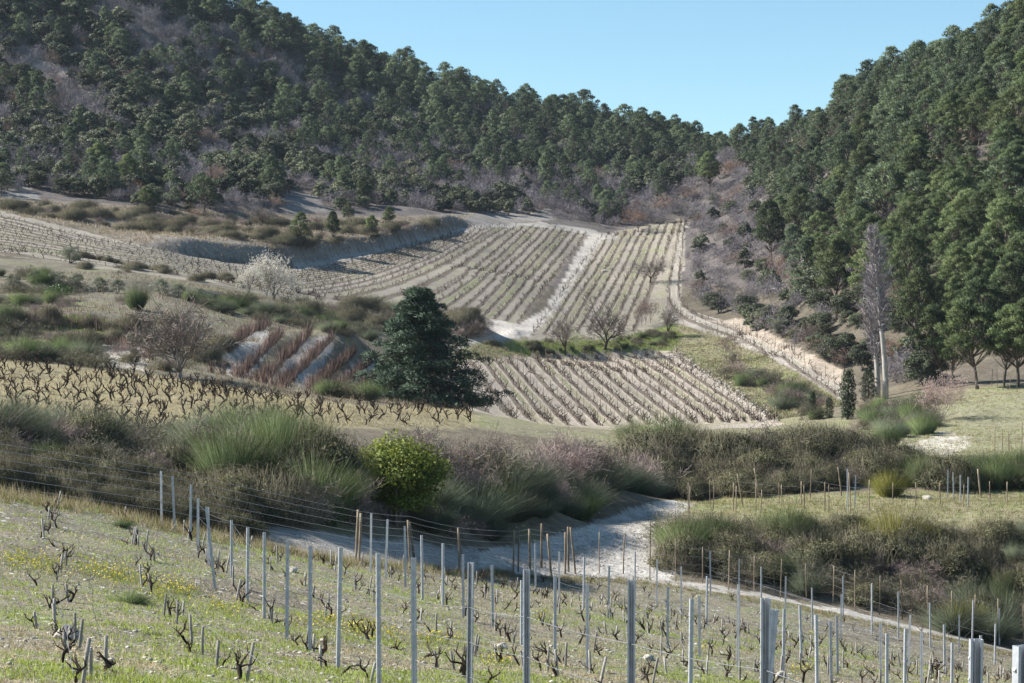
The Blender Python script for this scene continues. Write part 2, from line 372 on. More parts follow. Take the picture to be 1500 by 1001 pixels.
def build_ground():
    az = np.concatenate([np.arange(-180, -34, 4.0), np.arange(-34, -17, .34), np.arange(-17, 17, .1), np.arange(17, 34, .34), np.arange(34, 180, 4.0)])
    az = np.radians(az); na = len(az)
    rr = np.concatenate([np.arange(1.5, 16, .9), np.arange(16, 110, .38), np.arange(110, 300, .7), np.arange(300, 460, 1.05), np.arange(460, 720, 3.5), np.geomspace(725, 1200, 24)])
    nr = len(rr)
    x = (rr[:, None] * np.sin(az)[None]).ravel(); y = (rr[:, None] * np.cos(az)[None]).ravel()
    x = np.concatenate([x, [0]]); y = np.concatenate([y, [0]])
    z = H(x, y); pass
    i = np.arange(nr - 1)[:, None] * na; j = np.arange(na)[None]; jn = (j + 1) % na
    Q = np.stack([i + j, i + na + j, i + na + jn, i + jn], -1).reshape(-1, 4)[:, ::-1]
    c = len(x) - 1; T = np.stack([np.full(na, c), np.arange(na), (np.arange(na) + 1) % na], -1)[:, ::-1]
    px, py, d = proj(x, y, z)
    wob = np.clip(250.0 / np.maximum(d, 20), 0.4, 3)
    px = px + 3.0 * wob * fbm(x * .35, y * .35, 31); py = py + 1.2 * wob * fbm(x * .35, y * .35, 37)
    col = np.tile(np.array([.14, .12, .09]), (len(x), 1)); aux = np.zeros((len(x), 3)); rowu = np.zeros(len(x))
    fld = (y < 92) & (d > 14) & (py > np.interp(px, [a for a, b in FIELD_EDGE], [b for a, b in FIELD_EDGE]))
    front = y > 1
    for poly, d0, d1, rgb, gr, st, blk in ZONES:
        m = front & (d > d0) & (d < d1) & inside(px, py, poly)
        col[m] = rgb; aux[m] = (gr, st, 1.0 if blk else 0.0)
        if blk:
            xm, ym = x[m], y[m]; rows = BLK[blk]
            dd = np.array([pl_dist(xm, ym, r[:, :2])[0] for r in rows]); k = np.argmin(dd, 0); ar = np.arange(len(xm))
            dk = dd[k, ar]; lo = np.where(k > 0, dd[np.maximum(k - 1, 0), ar], 1e9); hi = np.where(k < len(rows) - 1, dd[np.minimum(k + 1, len(rows) - 1), ar], 1e9)
            sg = np.where(hi < lo, 1, -1); rowu[m] = k + sg * dk / (dk + np.minimum(np.minimum(lo, hi), 9) + 1e-6)
    m = fld | ((np.hypot(x, y) < 30)) | ((y < 60) & ~front)
    col[m] = (.25, .22, .165); aux[m] = (.36, .55, 0)
    me = mesh_np('ground', np.stack([x, y, z], 1), [Q, T], None, smooth=True)
    for nm, dat in (('col', col), ('aux', aux)):
        a = me.attributes.new(nm, 'FLOAT_COLOR', 'POINT'); a.data.foreach_set('color', np.concatenate([dat, np.ones((len(x), 1))], 1).astype(np.float32).ravel())
    a = me.attributes.new('rowu', 'FLOAT', 'POINT'); a.data.foreach_set('value', rowu.astype(np.float32))
    return me
def ground_material():
    m, nt, out = new_mat('hillside_soil'); g = NT(nt)
    pos = g.n('NewGeometry').outputs['Position']
    col = g.attr('col').outputs['Color']; ax = g.n('SeparateColor'); g.link(g.attr('aux').outputs['Color'], ax.inputs[0])
    gr, st, rm = ax.outputs[0], ax.outputs[1], ax.outputs[2]
    u = g.attr('rowu').outputs['Fac']
    n1 = g.noise(pos, .22, 4, .6); n2 = g.noise(pos, 2.2, 4, .65); n3 = g.noise(pos, 14, 3, .6)
    c = g.mix(1.0, col, g.ramp(n1, .25, .75, .78, 1.22), 'MULTIPLY')
    c = g.mix(1.0, c, g.ramp(n2, .25, .75, .72, 1.28), 'MULTIPLY')
    c = g.mix(1.0, c, g.ramp(n3, .25, .75, .75, 1.25), 'MULTIPLY')
    # vine rows: a brown worked band under the vines, a lane whose cover differs from lane to lane
    uh = g.math('ADD', u, g.math('MULTIPLY', g.math('SUBTRACT', n2, .5), .25))
    fr = g.math('ABSOLUTE', g.math('SUBTRACT', g.math('FRACT', uh), .5))      # .5 at the row, 0 mid-lane
    wn_ = g.n('TexWhiteNoise', noise_dimensions='1D'); g.link(g.math('FLOOR', uh), wn_.inputs['W'])
    lane = wn_.outputs['Value']
    rowband = g.math('MULTIPLY', g.ramp(fr, .28, .36), rm)
    c = g.mix(g.math('MULTIPLY', rowband, .8), c, (.125, .10, .075))
    lanec = g.mix(g.ramp(lane, .4, .9), (.36, .32, .27), (.21, .22, .10))
    c = g.mix(g.math('MULTIPLY', g.math('MULTIPLY', g.ramp(fr, .24, .12), rm), g.ramp(n1, .25, .7, .25, .8)), c, lanec)
    # weeds
    gm = g.math('ADD', g.math('ADD', g.math('MULTIPLY', n1, .9), g.math('MULTIPLY', n2, .7)), g.math('MULTIPLY', gr, .75))
    gm = g.math('MULTIPLY', g.ramp(gm, 1.02, 1.32), g.math('GREATER_THAN', gr, .01))
    gcol = g.mix(n3, (.10, .15, .03), (.22, .26, .08))
    c = g.mix(g.math('MULTIPLY', gm, .85), c, gcol)
    # limestone chips
    vo = g.n('TexVoronoi', feature='F1'); g.link(pos, vo.inputs['Vector']); vo.inputs['Scale'].default_value = 5.5
    vr = g.n('SeparateColor'); g.link(vo.outputs['Color'], vr.inputs[0])
    chip = g.math('MULTIPLY', g.math('LESS_THAN', vo.outputs['Distance'], g.math('MULTIPLY', vr.outputs[0], .42)), g.math('LESS_THAN', vr.outputs[1], g.math('MULTIPLY', st, .55)))
    c = g.mix(chip, c, g.mix(vr.outputs[2], (.40, .38, .34), (.66, .64, .59)))
    h = g.math('ADD', g.math('ADD', n3, g.math('MULTIPLY', n2, 1.5)), g.math('MULTIPLY', chip, .6))
    diffuse_out(g, out, c, .95, h, .10, .7, .1)
    return m
GMAT = ground_material()
ground_me = build_ground(); ground_me.materials.append(GMAT)
ground = link('ground', ground_me); ground['kind'] = 'structure'
ground['label'] = 'stony hillside ground of fields, lanes and banks running through the valley'

# ------------------------------------------------------------------ plant and wood materials
def leaf_mat(name, c1, c2, transl=.25, var=.35, rough=.65, spec=.25, hue=.0):
    """two leaf tones by clump, a little variation from plant to plant, some light let through"""
    m, nt, out = new_mat(name); g = NT(nt)
    t = g.attr('tint').outputs['Fac']; rnd = g.n('ObjectInfo').outputs['Random']
    f = g.math('ADD', t, g.math('MULTIPLY', g.math('SUBTRACT', rnd, .5), .6), clamp=True)
    c = g.mix(f, c1, c2)
    w = g.n('TexWhiteNoise', noise_dimensions='1D'); g.link(rnd, w.inputs['W'])
    c = g.mix(1.0, c, g.ramp(w.outputs['Value'], 0, 1, 1 - var, 1 + var), 'MULTIPLY')
    b = g.n('BsdfPrincipled'); g.put(b.inputs['Base Color'], c); b.inputs['Roughness'].default_value = rough; b.inputs['Specular IOR Level'].default_value = spec
    if transl > 0:
        tr = g.n('BsdfTranslucent'); g.put(tr.inputs[0], g.mix(1.0, c, (1.15, 1.1, .7), 'MULTIPLY'))
        mx = g.n('MixShader'); mx.inputs[0].default_value = transl; g.link(b.outputs[0], mx.inputs[1]); g.link(tr.outputs[0], mx.inputs[2]); g.link(mx.outputs[0], out.inputs[0])
    else: g.link(b.outputs[0], out.inputs[0])
    return m
def bark_mat(name, c1, c2, scale=6.0, rough=.9, var=.25):
    m, nt, out = new_mat(name); g = NT(nt)
    tc = g.n('TexCoord').outputs['Object']; mp = g.n('Mapping'); g.link(tc, mp.inputs[0]); mp.inputs['Scale'].default_value = (1, 1, .25)
    n = g.noise(mp.outputs[0], scale, 4, .65); n2 = g.noise(tc, scale * 5, 2)
    c = g.mix(g.ramp(n, .3, .7), c1, c2)
    rnd = g.n('ObjectInfo').outputs['Random']
    c = g.mix(1.0, c, g.ramp(rnd, 0, 1, 1 - var, 1 + var), 'MULTIPLY')
    diffuse_out(g, out, c, rough, g.math('ADD', n, g.math('MULTIPLY', n2, .4)), .03, .6, .15)
    return m
M = {}
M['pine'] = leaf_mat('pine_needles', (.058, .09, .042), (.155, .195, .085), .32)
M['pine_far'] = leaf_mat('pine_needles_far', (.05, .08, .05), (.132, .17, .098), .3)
M['oak'] = leaf_mat('holm_oak_leaves', (.06, .075, .048), (.155, .17, .105), .22)
M['olive'] = leaf_mat('olive_leaves', (.11, .13, .085), (.24, .26, .19), .15, .2)
M['russet'] = leaf_mat('russet_dead_leaves', (.22, .115, .06), (.36, .22, .13), .25)
M['twig'] = leaf_mat('grey_violet_twigs', (.19, .165, .17), (.34, .305, .31), 0, .25, .9, .1)
M['twig_pink'] = leaf_mat('pinkish_twigs', (.21, .155, .135), (.42, .33, .29), 0, .2, .9, .1)
M['twig_dry'] = leaf_mat('dry_grey_stems', (.15, .125, .095), (.36, .31, .24), 0, .2, .9, .1)
M['broom'] = leaf_mat('broom_stems', (.06, .095, .035), (.19, .24, .10), .22, .25)
M['broom_grey'] = leaf_mat('grey_green_broom_stems', (.085, .11, .07), (.26, .295, .20), .2, .25)
M['broom_yellow'] = leaf_mat('yellowing_broom_stems', (.14, .15, .03), (.34, .31, .07), .2, .2)
M['bramble'] = leaf_mat('bramble_leaves', (.05, .058, .028), (.19, .185, .10), .2, .25, .6, .2)
M['laurel'] = leaf_mat('glossy_leaves', (.05, .08, .014), (.20, .24, .05), .3, .1, .6, .2)
M['cedar'] = leaf_mat('conifer_needles', (.024, .05, .034), (.10, .148, .092), .12, .1)
M['cypress'] = leaf_mat('cypress_scales', (.02, .035, .02), (.06, .08, .04), .1, .15)
M['grass'] = leaf_mat('grass_blades', (.075, .135, .015), (.23, .28, .055), .3, .3)
M['straw'] = leaf_mat('straw_blades', (.22, .185, .115), (.42, .36, .24), .25, .2)
M['straw_dark'] = leaf_mat('weathered_dry_grass', (.15, .125, .09), (.30, .255, .185), .2, .2)
M['flower'] = leaf_mat('yellow_petals', (.62, .50, .03), (.80, .68, .08), .2, .1)
M['blossom'] = leaf_mat('white_blossom', (.62, .56, .55), (.82, .79, .77), .3, .05)
M['blossom_pink'] = leaf_mat('pink_blossom', (.50, .36, .35), (.70, .57, .55), .3, .05)
M['catkin'] = leaf_mat('yellow_green_young_leaves', (.22, .26, .06), (.40, .42, .14), .3, .1)
M['ivy'] = leaf_mat('ivy_leaves', (.03, .06, .015), (.12, .19, .05), .2, .2, .4, .4)
M['cane_olive'] = leaf_mat('olive_brown_canes', (.085, .078, .05), (.21, .19, .13), 0, .2, .9, .1)
M['twig_brown'] = leaf_mat('brown_grey_twigs', (.13, .105, .09), (.25, .205, .175), 0, .2, .9, .1)
M['cane_brown'] = leaf_mat('brown_canes', (.10, .066, .054), (.22, .155, .13), 0, .2, .9, .1)
M['bark'] = bark_mat('pine_bark', (.10, .08, .065), (.24, .20, .17), 3)
M['bark_grey'] = bark_mat('grey_bark', (.13, .115, .10), (.30, .27, .24), 4)
M['bark_pale'] = bark_mat('pale_dead_bark', (.20, .185, .165), (.40, .37, .335), 4)
M['vinewood'] = bark_mat('vine_bark', (.02, .015, .012), (.088, .064, .048), 14, var=.3)
M['vinecane'] = bark_mat('pruned_vine_wood', (.06, .04, .028), (.21, .145, .10), 20, var=.3)

# ------------------------------------------------------------------ plant generators (plain numpy, metres)
def unit(v): return v / (np.linalg.norm(v, axis=-1, keepdims=True) + 1e-9)
def blades(r, base, dirv, length, width, up=None):
    """one triangle per leaf: base points, directions -> verts, tris"""
    n = len(base); side = unit(np.cross(dirv, r.normal(size=(n, 3))))
    L = np.asarray(length).reshape(-1, 1) * np.ones((n, 1)); W = np.asarray(width).reshape(-1, 1) * np.ones((n, 1))
    v = np.stack([base - side * W * .5, base + side * W * .5, base + dirv * L], 1).reshape(-1, 3)
    return v, np.arange(3 * n).reshape(-1, 3)
def quads_leaf(r, c, nrm, length, width):
    n = len(c); a = unit(np.cross(nrm, r.normal(size=(n, 3)))); b = np.cross(nrm, a)
    L = np.asarray(length).reshape(-1, 1) * np.ones((n, 1)); W = np.asarray(width).reshape(-1, 1) * np.ones((n, 1))
    v = np.stack([c - a * L * .5, c + b * W * .5, c + a * L * .5, c - b * W * .5], 1).reshape(-1, 3)
    return v, np.arange(4 * n).reshape(-1, 4)
def clump_cloud(r, cen, rad, per, length, width, flat=.75, outward=.75, upb=.25, kind='tri', shell=.55):
    """leaf faces round each clump centre, mostly on its shell; shading normals follow the clump"""
    n = len(cen); per = np.broadcast_to(per, n); k = np.repeat(np.arange(n), per); N = len(k)
    d = unit(r.normal(size=(N, 3))); d[:, 2] = np.where(d[:, 2] < -.35, -d[:, 2] * .6, d[:, 2]); d = unit(d)
    q = shell + (1 - shell) * r.random(N) ** .6
    off = d * (rad[k] * q)[:, None]; off[:, 2] *= flat
    base = cen[k] + off
    dirv = unit(outward * d + (1 - outward) * 1.2 * r.normal(size=(N, 3)) + np.array([0, 0, upb]))
    if kind == 'tri':
        v, f = blades(r, base, dirv, length * (.6 + .8 * r.random(N)), width * (.6 + .8 * r.random(N))); m = 3
    else:
        v, f = quads_leaf(r, base, unit(d + .9 * r.normal(size=(N, 3))), length * (.6 + .8 * r.random(N)), width * (.6 + .8 * r.random(N))); m = 4
    nr = unit(d + .45 * r.normal(size=(N, 3)) + np.array([0, 0, .15]))
    tint = np.clip(.5 + .28 * r.normal(size=n), 0, 1)[k] * .6 + .4 * r.random(N)
    return v, f, np.repeat(nr, m, 0), np.repeat(tint, m)
def wander(r, p, d, L, k, wob, grav=0.0):
    pts = [np.array(p, float)]; d = np.array(d, float)
    for _ in range(k):
        d = d + wob * r.normal(size=3); d[2] += grav; d /= np.linalg.norm(d); pts.append(pts[-1] + d * L / k)
    return np.array(pts)
def branch_tree(r, h, trunk_h, r0, spread, levels, counts, upw=.35, wob=.14, lratio=.62, tmin=.006, droop=0.0, lean=0.0, first_len=None):
    """paths by level: trunk, limbs, branches, twigs"""
    lv = [[] for _ in range(levels + 1)]
    tr = wander(r, (0, 0, -.15), (lean, lean * .4, 1), trunk_h + .15, 5, wob * .5)
    lv[0].append((tr, np.linspace(r0 * 1.25, r0 * .8, 6)))
    def grow(p, d, L, rad, l):
        pts = wander(r, p, d, L, 4 if l < levels else 3, wob, .04 * upw - droop * (l / levels)); rr_ = np.linspace(rad, max(rad * .35, tmin), len(pts))
        lv[l].append((pts, rr_))
        if l >= levels: return
        n = counts[l]
        for q in range(n):
            t = .3 + .7 * (q + r.random()) / n; i = min(int(t * (len(pts) - 1)), len(pts) - 2); ft = t * (len(pts) - 1) - i
            pp = pts[i] * (1 - ft) + pts[i + 1] * ft
            dd = unit(pts[i + 1] - pts[i]); rd = unit(np.cross(dd, r.normal(size=3)))
            nd = unit(dd * .75 + rd * (.75 + .3 * r.random()) + np.array([0, 0, upw * .5]))
            grow(pp, nd, L * lratio * (.7 + .6 * r.random()), max(rad * .5, tmin), l + 1)
    n = counts[0]; L0 = first_len or (h - trunk_h) * .8
    for q in range(n):
        a = 2 * np.pi * (q + .6 * r.random()) / n; el = spread * (.6 + .6 * r.random())
        t = .6 + .4 * r.random(); p = tr[min(int(t * 5), 5)]
        grow(p, unit(np.array([np.cos(a) * el, np.sin(a) * el, 1.0])), L0 * (.75 + .4 * r.random()), r0 * .55, 1)
    return lv
def paths_mesh(name, paths, ns, mat, r, tintby='path'):
    v, f, pid = tubes(paths, ns, cap=ns > 3)
    t = r.random(len(paths))[pid]
    return mesh_np(name, v, f, mat, tint=t)
def thin_blades(r, paths, w):
    """flat ribbons along paths (cheap twigs)"""
    V, F, T, base = [], [], [], 0
    for p, rad in paths:
        p = np.asarray(p); k = len(p); t = unit(np.gradient(p, axis=0)); s = unit(np.cross(t, r.normal(size=3)))
        hw = np.asarray(rad)[:, None] * w
        V.append(np.stack([p - s * hw, p + s * hw], 1).reshape(-1, 3)); i = np.arange(k - 1)[:, None] * 2
        F.append(base + np.concatenate([i, i + 1, i + 3, i + 2], 1)); T.append(np.full(2 * k, r.random())); base += 2 * k
    return np.concatenate(V), np.concatenate(F), np.concatenate(T)
class Proto:
    """a kind of plant: list of (part name, mesh); place() makes one thing with its parts"""
    def __init__(s, name, parts, h): s.name = name; s.parts = parts; s.h = h
    def place(s, loc, height, label, cat, group=None, rz=None, wide=1.0, name=None, tilt=0.0):
        k = height / s.h
        o = link(name or s.name, None, None, loc, random.uniform(0, 6.283) if rz is None else rz, (k * wide, k * wide, k))
        if tilt: o.rotation_euler = (random.gauss(0, tilt), random.gauss(0, tilt), o.rotation_euler[2])
        for pn, me in s.parts: link(pn, me, o)
        o.empty_display_size = .2
        return tag(o, label, cat, group)
def pine(seed, h=10.0, clumps=34, per=85, ln=.5, wd=.2, mat='pine_far', slim=1.0, crown0=.22):
    r = np.random.default_rng(seed)
    tr = wander(r, (0, 0, -.3), (.06 * r.normal(), .06 * r.normal(), 1), h * .9, 8, .05)
    rad = np.linspace(.22, .04, 9); paths = [(tr, rad)]
    cen, rd = [], []
    for i in range(clumps):
        t = (i + r.random()) / clumps; z = h * (crown0 + (1 - crown0) * (.04 + .92 * t))
        env = 2.9 * slim * (np.sin(np.pi * min(1, (t * .80 + .20)) ** .9) ** .7) * (.55 + .6 * r.random()) * h / 10
        a = i * 2.4 + .7 * r.normal(); p0 = tr[min(int(z / (h * .9) * 8 * .85), 8)]
        c = np.array([p0[0] + np.cos(a) * env, p0[1] + np.sin(a) * env, z + .2 * r.normal()])
        cen.append(c); rd.append((.50 + .5 * r.random()) * h / 10 * (1.15 - .35 * t))
        if i % 2 == 0 or t < .4:
            st = p0 + np.array([0, 0, -.6]); paths.append((np.array([st, st * .45 + c * .55 + np.array([0, 0, -.15]), c]), [.07, .05, .02]))
    cen = np.array(cen); rd = np.array(rd)
    v, f, nr, t = clump_cloud(r, cen, rd, per, ln, wd, .72, .7, .35)
    return Proto('pine_tree', [('trunk', paths_mesh('pine_trunk', paths, 5, M['bark'], r)), ('crown', mesh_np('pine_crown', v, f, M[mat], t, nr))], h)
def oak(seed, h=5.0, w=3.0, clumps=36, per=90, ln=.26, wd=.17, mat='oak', name='holm_oak'):
    r = np.random.default_rng(seed); paths = []
    d = unit(r.normal(size=(clumps, 3))); d[:, 2] = np.abs(d[:, 2]) * 1.1 - .1
    q = .55 + .4 * r.random(clumps)
    cen = np.stack([d[:, 0] * w * .5 * q, d[:, 1] * w * .5 * q, h * (.46 + .42 * d[:, 2] * q) * (1 - .0 * q)], 1); cen[::4, 2] *= .45; rd = (.5 + .4 * r.random(clumps)) * w / 3.4
    for k in range(5): paths.append((np.array([[.1 * r.normal(), .1 * r.normal(), -.2], cen[k] * np.array([.4, .4, .45]), cen[k]]), [.12, .08, .03]))
    v, f, nr, t = clump_cloud(r, cen, rd, per, ln, wd, .8, .6, .2, 'quad')
    return Proto(name, [('trunk', paths_mesh('oak_trunk', paths, 5, M['bark_grey'], r)), ('crown', mesh_np('oak_crown', v, f, M[mat], t, nr))], h)
def bare(seed, h=5.0, trunk=.5, spread=.8, counts=(7, 6, 5, 5), levels=4, mat='twig', r0=.11, name='bare_tree', extra=None, ribbon=1.6, tmin=.008, wob=.14, upw=.35, bark='bark_grey', lratio=.62, first_len=None, extra_n=1, exl=.1):
    r = np.random.default_rng(seed)
    lv = branch_tree(r, h, trunk, r0, spread, levels, counts, upw, wob, lratio, tmin, first_len=first_len)
    thick = lv[0] + lv[1]; mid = sum(lv[2:levels], []); tw = lv[levels]
    top = max(p[:, 2].max() for p, _ in sum(lv, []))
    parts = [('trunk', paths_mesh('bare_trunk', thick, 6, M[bark], r))]
    if mid:
        v1, f1, _ = tubes(mid, 3, cap=False); f1 = f1[0]
        v2, f2, t2 = thin_blades(r, tw, ribbon)
        parts.append(('crown', mesh_np('bare_crown', np.concatenate([v1, v2]), [f1, f2 + len(v1)], M[mat], np.concatenate([np.full(len(v1), .2), t2]))))
    if extra:
        tips = np.concatenate([p[1:] for p, _ in tw]); tips = tips[r.random(len(tips)) < .999]
        tips = np.repeat(tips, extra_n, 0) + .05 * r.normal(size=(len(tips) * extra_n, 3))
        n = len(tips); v, f = quads_leaf(r, tips, unit(r.normal(size=(n, 3))), exl * (.6 + .8 * r.random(n)), exl * .7 * (.6 + .8 * r.random(n)))
        parts.append((extra[0], mesh_np('bare_' + extra[0], v, f, M[extra[1]], np.repeat(r.random(n), 4))))
    return Proto(name, parts, top)
def tuft(seed, h=2.0, w=1.6, n=1800, mat='broom', lean=.6, thick=.012, name='broom_bush', base=.45, arch=.25, seg=3, leaves=None, side=True, inner=.35, kink=.10):
    """upright fan of stems, as broom and dry stems grow"""
    r = np.random.default_rng(seed)
    a = r.random(n) * 6.283; q = np.sqrt(r.random(n)); b = np.stack([np.cos(a) * q * w * base * .5, np.sin(a) * q * w * base * .5, np.zeros(n) - .05], 1)
    if inner: b[:, 2] += h * inner * r.random(n) * r.random(n)
    el = lean * q * (.6 + .8 * r.random(n)); az = a + .5 * r.normal(size=n)
    d = unit(np.stack([np.cos(az) * el, np.sin(az) * el, np.ones(n)], 1) + kink * r.normal(size=(n, 3)))
    # lobes: stems gather in heads of different height
    lob = 1 + .22 * np.sin(az * 3 + seed) + .16 * np.sin(az * 7 + 2 * seed)
    L = (h - b[:, 2]) * (.55 + .5 * r.random(n)) * (1 - .18 * q) * lob
    sidev = unit(np.cross(d, r.normal(size=(n, 3)))); pts = []
    for k in range(seg + 1):
        t = k / seg; p = b + d * (L * t)[:, None]; p[:, :2] += (d[:, :2] * (arch * L * t * t)[:, None]); p[:, 2] -= arch * .5 * L * t * t * el
        wdt = thick * (1 - .8 * t) * (.6 + .8 * r.random(n)); pts.append((p - sidev * wdt[:, None], p + sidev * wdt[:, None]))
    V = np.stack([x for pr in pts for x in pr], 1); m = 2 * (seg + 1)
    F = np.concatenate([np.arange(n)[:, None] * m + np.array([[2 * k, 2 * k + 1, 2 * k + 3, 2 * k + 2]]) for k in range(seg)])
    nr = unit(np.stack([np.cos(az) * q, np.sin(az) * q, .55 + 0 * q], 1) + .35 * r.normal(size=(n, 3)))
    t = np.clip(.25 + .5 * r.random(n) + .25 * np.sin(az * 5 + seed), 0, 1)
    parts = [('stems', mesh_np(name + '_stems', V.reshape(-1, 3), F, M[mat], np.repeat(t, m), np.repeat(nr, m, 0)))]
    if leaves:
        lm, ln, cnt = leaves; k = r.integers(0, n, cnt); s = .25 + .75 * r.random(cnt)
        c = b[k] + d[k] * (L[k] * s)[:, None]; c[:, :2] += d[k][:, :2] * (arch * L[k] * s * s)[:, None]
        c += .06 * r.normal(size=(cnt, 3)); v, f = quads_leaf(r, c, unit(r.normal(size=(cnt, 3)) + np.array([0, 0, .7])), ln * (.6 + .8 * r.random(cnt)), ln * .7 * (.6 + .8 * r.random(cnt)))
        parts.append(('leaves', mesh_np(name + '_leaves', v, f, M[lm], np.repeat(np.clip(.5 + .3 * r.normal(size=cnt), 0, 1), 4), np.repeat(unit(nr[k] + .5 * r.normal(size=(cnt, 3))), 4, 0))))
    return Proto(name, parts, h)
def bramble(seed, h=1.8, w=3.0, mat='bramble', leaves=2600, canes=700, ln=.11, name='bramble_bush', cane='cane_olive'):
    """a mound of arching canes with leaves on its skin"""
    r = np.random.default_rng(seed); paths = []
    for i in range(canes):
        a = r.random() * 6.283; q = np.sqrt(r.random()) * w * .45; p = np.array([np.cos(a) * q, np.sin(a) * q, h * .5 * r.random() * (1 - (q / w * 2) ** 2)])
        hh = h * np.sqrt(max(.06, 1 - (2 * q / w) ** 2)) * (.75 + .5 * r.random())
        a2 = a + 1.4 * r.normal(); ln_ = .5 + .9 * r.random(); e = p + np.array([np.cos(a2) * ln_ * .7, np.sin(a2) * ln_ * .7, 0]); mid = (p + e) / 2
        mid[2] = max(hh, p[2] + .2); e[2] = mid[2] * (.45 + .6 * r.random())
        paths.append((np.array([p, (p + mid) / 2 + [0, 0, .15], mid, (mid + e) / 2 + [0, 0, .06], e]), np.array([.009, .008, .007, .006, .004]) * .45))
    v, f, t = thin_blades(r, paths, 1.0); nn = unit(v * np.array([1, 1, .8]) + np.array([0, 0, .4]) + .3 * r.normal(size=v.shape))
    parts = [('canes', mesh_np(name + '_canes', v, f, M[cane], t, nn))]
    if leaves:
        cl = 26; d = unit(r.normal(size=(cl, 3))); d[:, 2] = np.abs(d[:, 2]); cen = np.stack([d[:, 0] * w * .36, d[:, 1] * w * .36, h * (.15 + .6 * d[:, 2])], 1); rd = (.28 + .25 * r.random(cl)) * w / 2.6
        v, f, nr, t = clump_cloud(r, cen, rd, leaves // cl, ln, ln * .75, .85, .4, .2, 'quad', .35)
        parts.append(('leaves', mesh_np(name + '_leaves', v, f, M[mat], t, nr)))
    return Proto(name, parts, h)

# ------------------------------------------------------------------ kinds of tree for the hillsides
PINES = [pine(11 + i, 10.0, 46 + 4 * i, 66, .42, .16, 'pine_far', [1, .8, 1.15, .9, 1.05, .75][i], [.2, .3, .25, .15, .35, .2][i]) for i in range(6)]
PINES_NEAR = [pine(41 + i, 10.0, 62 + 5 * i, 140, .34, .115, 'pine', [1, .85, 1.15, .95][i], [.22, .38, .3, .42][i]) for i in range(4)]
OAKS = [oak(61 + i, 4.2, [3.4, 4.2, 3.0, 3.8][i], 30, 70, .34, .22) for i in range(4)]
OAKS_NEAR = [oak(71 + i, 4.2, [3.4, 4.2, 3.0][i], 40, 130, .2, .14) for i in range(3)]
BARES = [bare(81 + i, 4.6, .3, [.8, .6, 1.0, .7, .9][i], (7, 5, 4, 4), 4, 'twig', .07, ribbon=2.2, tmin=.012, wob=.18) for i in range(5)]
RUSSETS = [bare(91 + i, 4.6, .4, [.8, .6, .9][i], (7, 5, 4, 3), 4, 'twig', .08, name='russet_oak', extra=('leaves', 'russet'), ribbon=1.8, tmin=.010, extra_n=1, exl=.2) for i in range(3)]

_unl = {}
def proto_collection(key, meshes):
    c = bpy.data.collections.new(key)
    for i, me in enumerate(meshes):
        o = bpy.data.objects.new('%s_%02d' % (key, i), me); c.objects.link(o)
    return c
def instancer(name, label, cols, pts, rot, scl, idx):
    """one 'stuff' object: many alike plants set on points (cols: part collections that share an index)"""
    me = bpy.data.meshes.new(name); pts = np.asarray(pts, np.float32); me.vertices.add(len(pts)); me.vertices.foreach_set('co', pts.ravel())
    a = me.attributes.new('rot', 'FLOAT', 'POINT'); a.data.foreach_set('value', np.asarray(rot, np.float32))
    a = me.attributes.new('scl', 'FLOAT_VECTOR', 'POINT'); a.data.foreach_set('vector', np.asarray(scl, np.float32).ravel())
    a = me.attributes.new('idx', 'INT', 'POINT'); a.data.foreach_set('value', np.asarray(idx, np.int32))
    ng = bpy.data.node_groups.new(name + '_scatter', 'GeometryNodeTree')
    ng.interface.new_socket('Geometry', in_out='INPUT', socket_type='NodeSocketGeometry'); ng.interface.new_socket('Geometry', in_out='OUTPUT', socket_type='NodeSocketGeometry')
    N, L = ng.nodes, ng.links; gi = N.new('NodeGroupInput'); go = N.new('NodeGroupOutput'); jn = N.new('GeometryNodeJoinGeometry')
    def na(nm, typ):
        q = N.new('GeometryNodeInputNamedAttribute'); q.data_type = typ; q.inputs[0].default_value = nm; return q.outputs[0]
    cx = N.new('ShaderNodeCombineXYZ'); L.new(na('rot', 'FLOAT'), cx.inputs[2])
    for c in cols:
        ci = N.new('GeometryNodeCollectionInfo'); ci.inputs['Collection'].default_value = c; ci.inputs['Separate Children'].default_value = True; ci.inputs['Reset Children'].default_value = True
        ip = N.new('GeometryNodeInstanceOnPoints'); ip.inputs['Pick Instance'].default_value = True
        L.new(gi.outputs[0], ip.inputs['Points']); L.new(ci.outputs[0], ip.inputs['Instance']); L.new(na('idx', 'INT'), ip.inputs['Instance Index'])
        L.new(cx.outputs[0], ip.inputs['Rotation']); L.new(na('scl', 'FLOAT_VECTOR'), ip.inputs['Scale']); L.new(ip.outputs[0], jn.inputs[0])
    L.new(jn.outputs[0], go.inputs[0])
    o = link(name, me); md = o.modifiers.new('scatter', 'NODES'); md.node_group = ng
    o['label'] = label; o['kind'] = 'stuff'
    return o

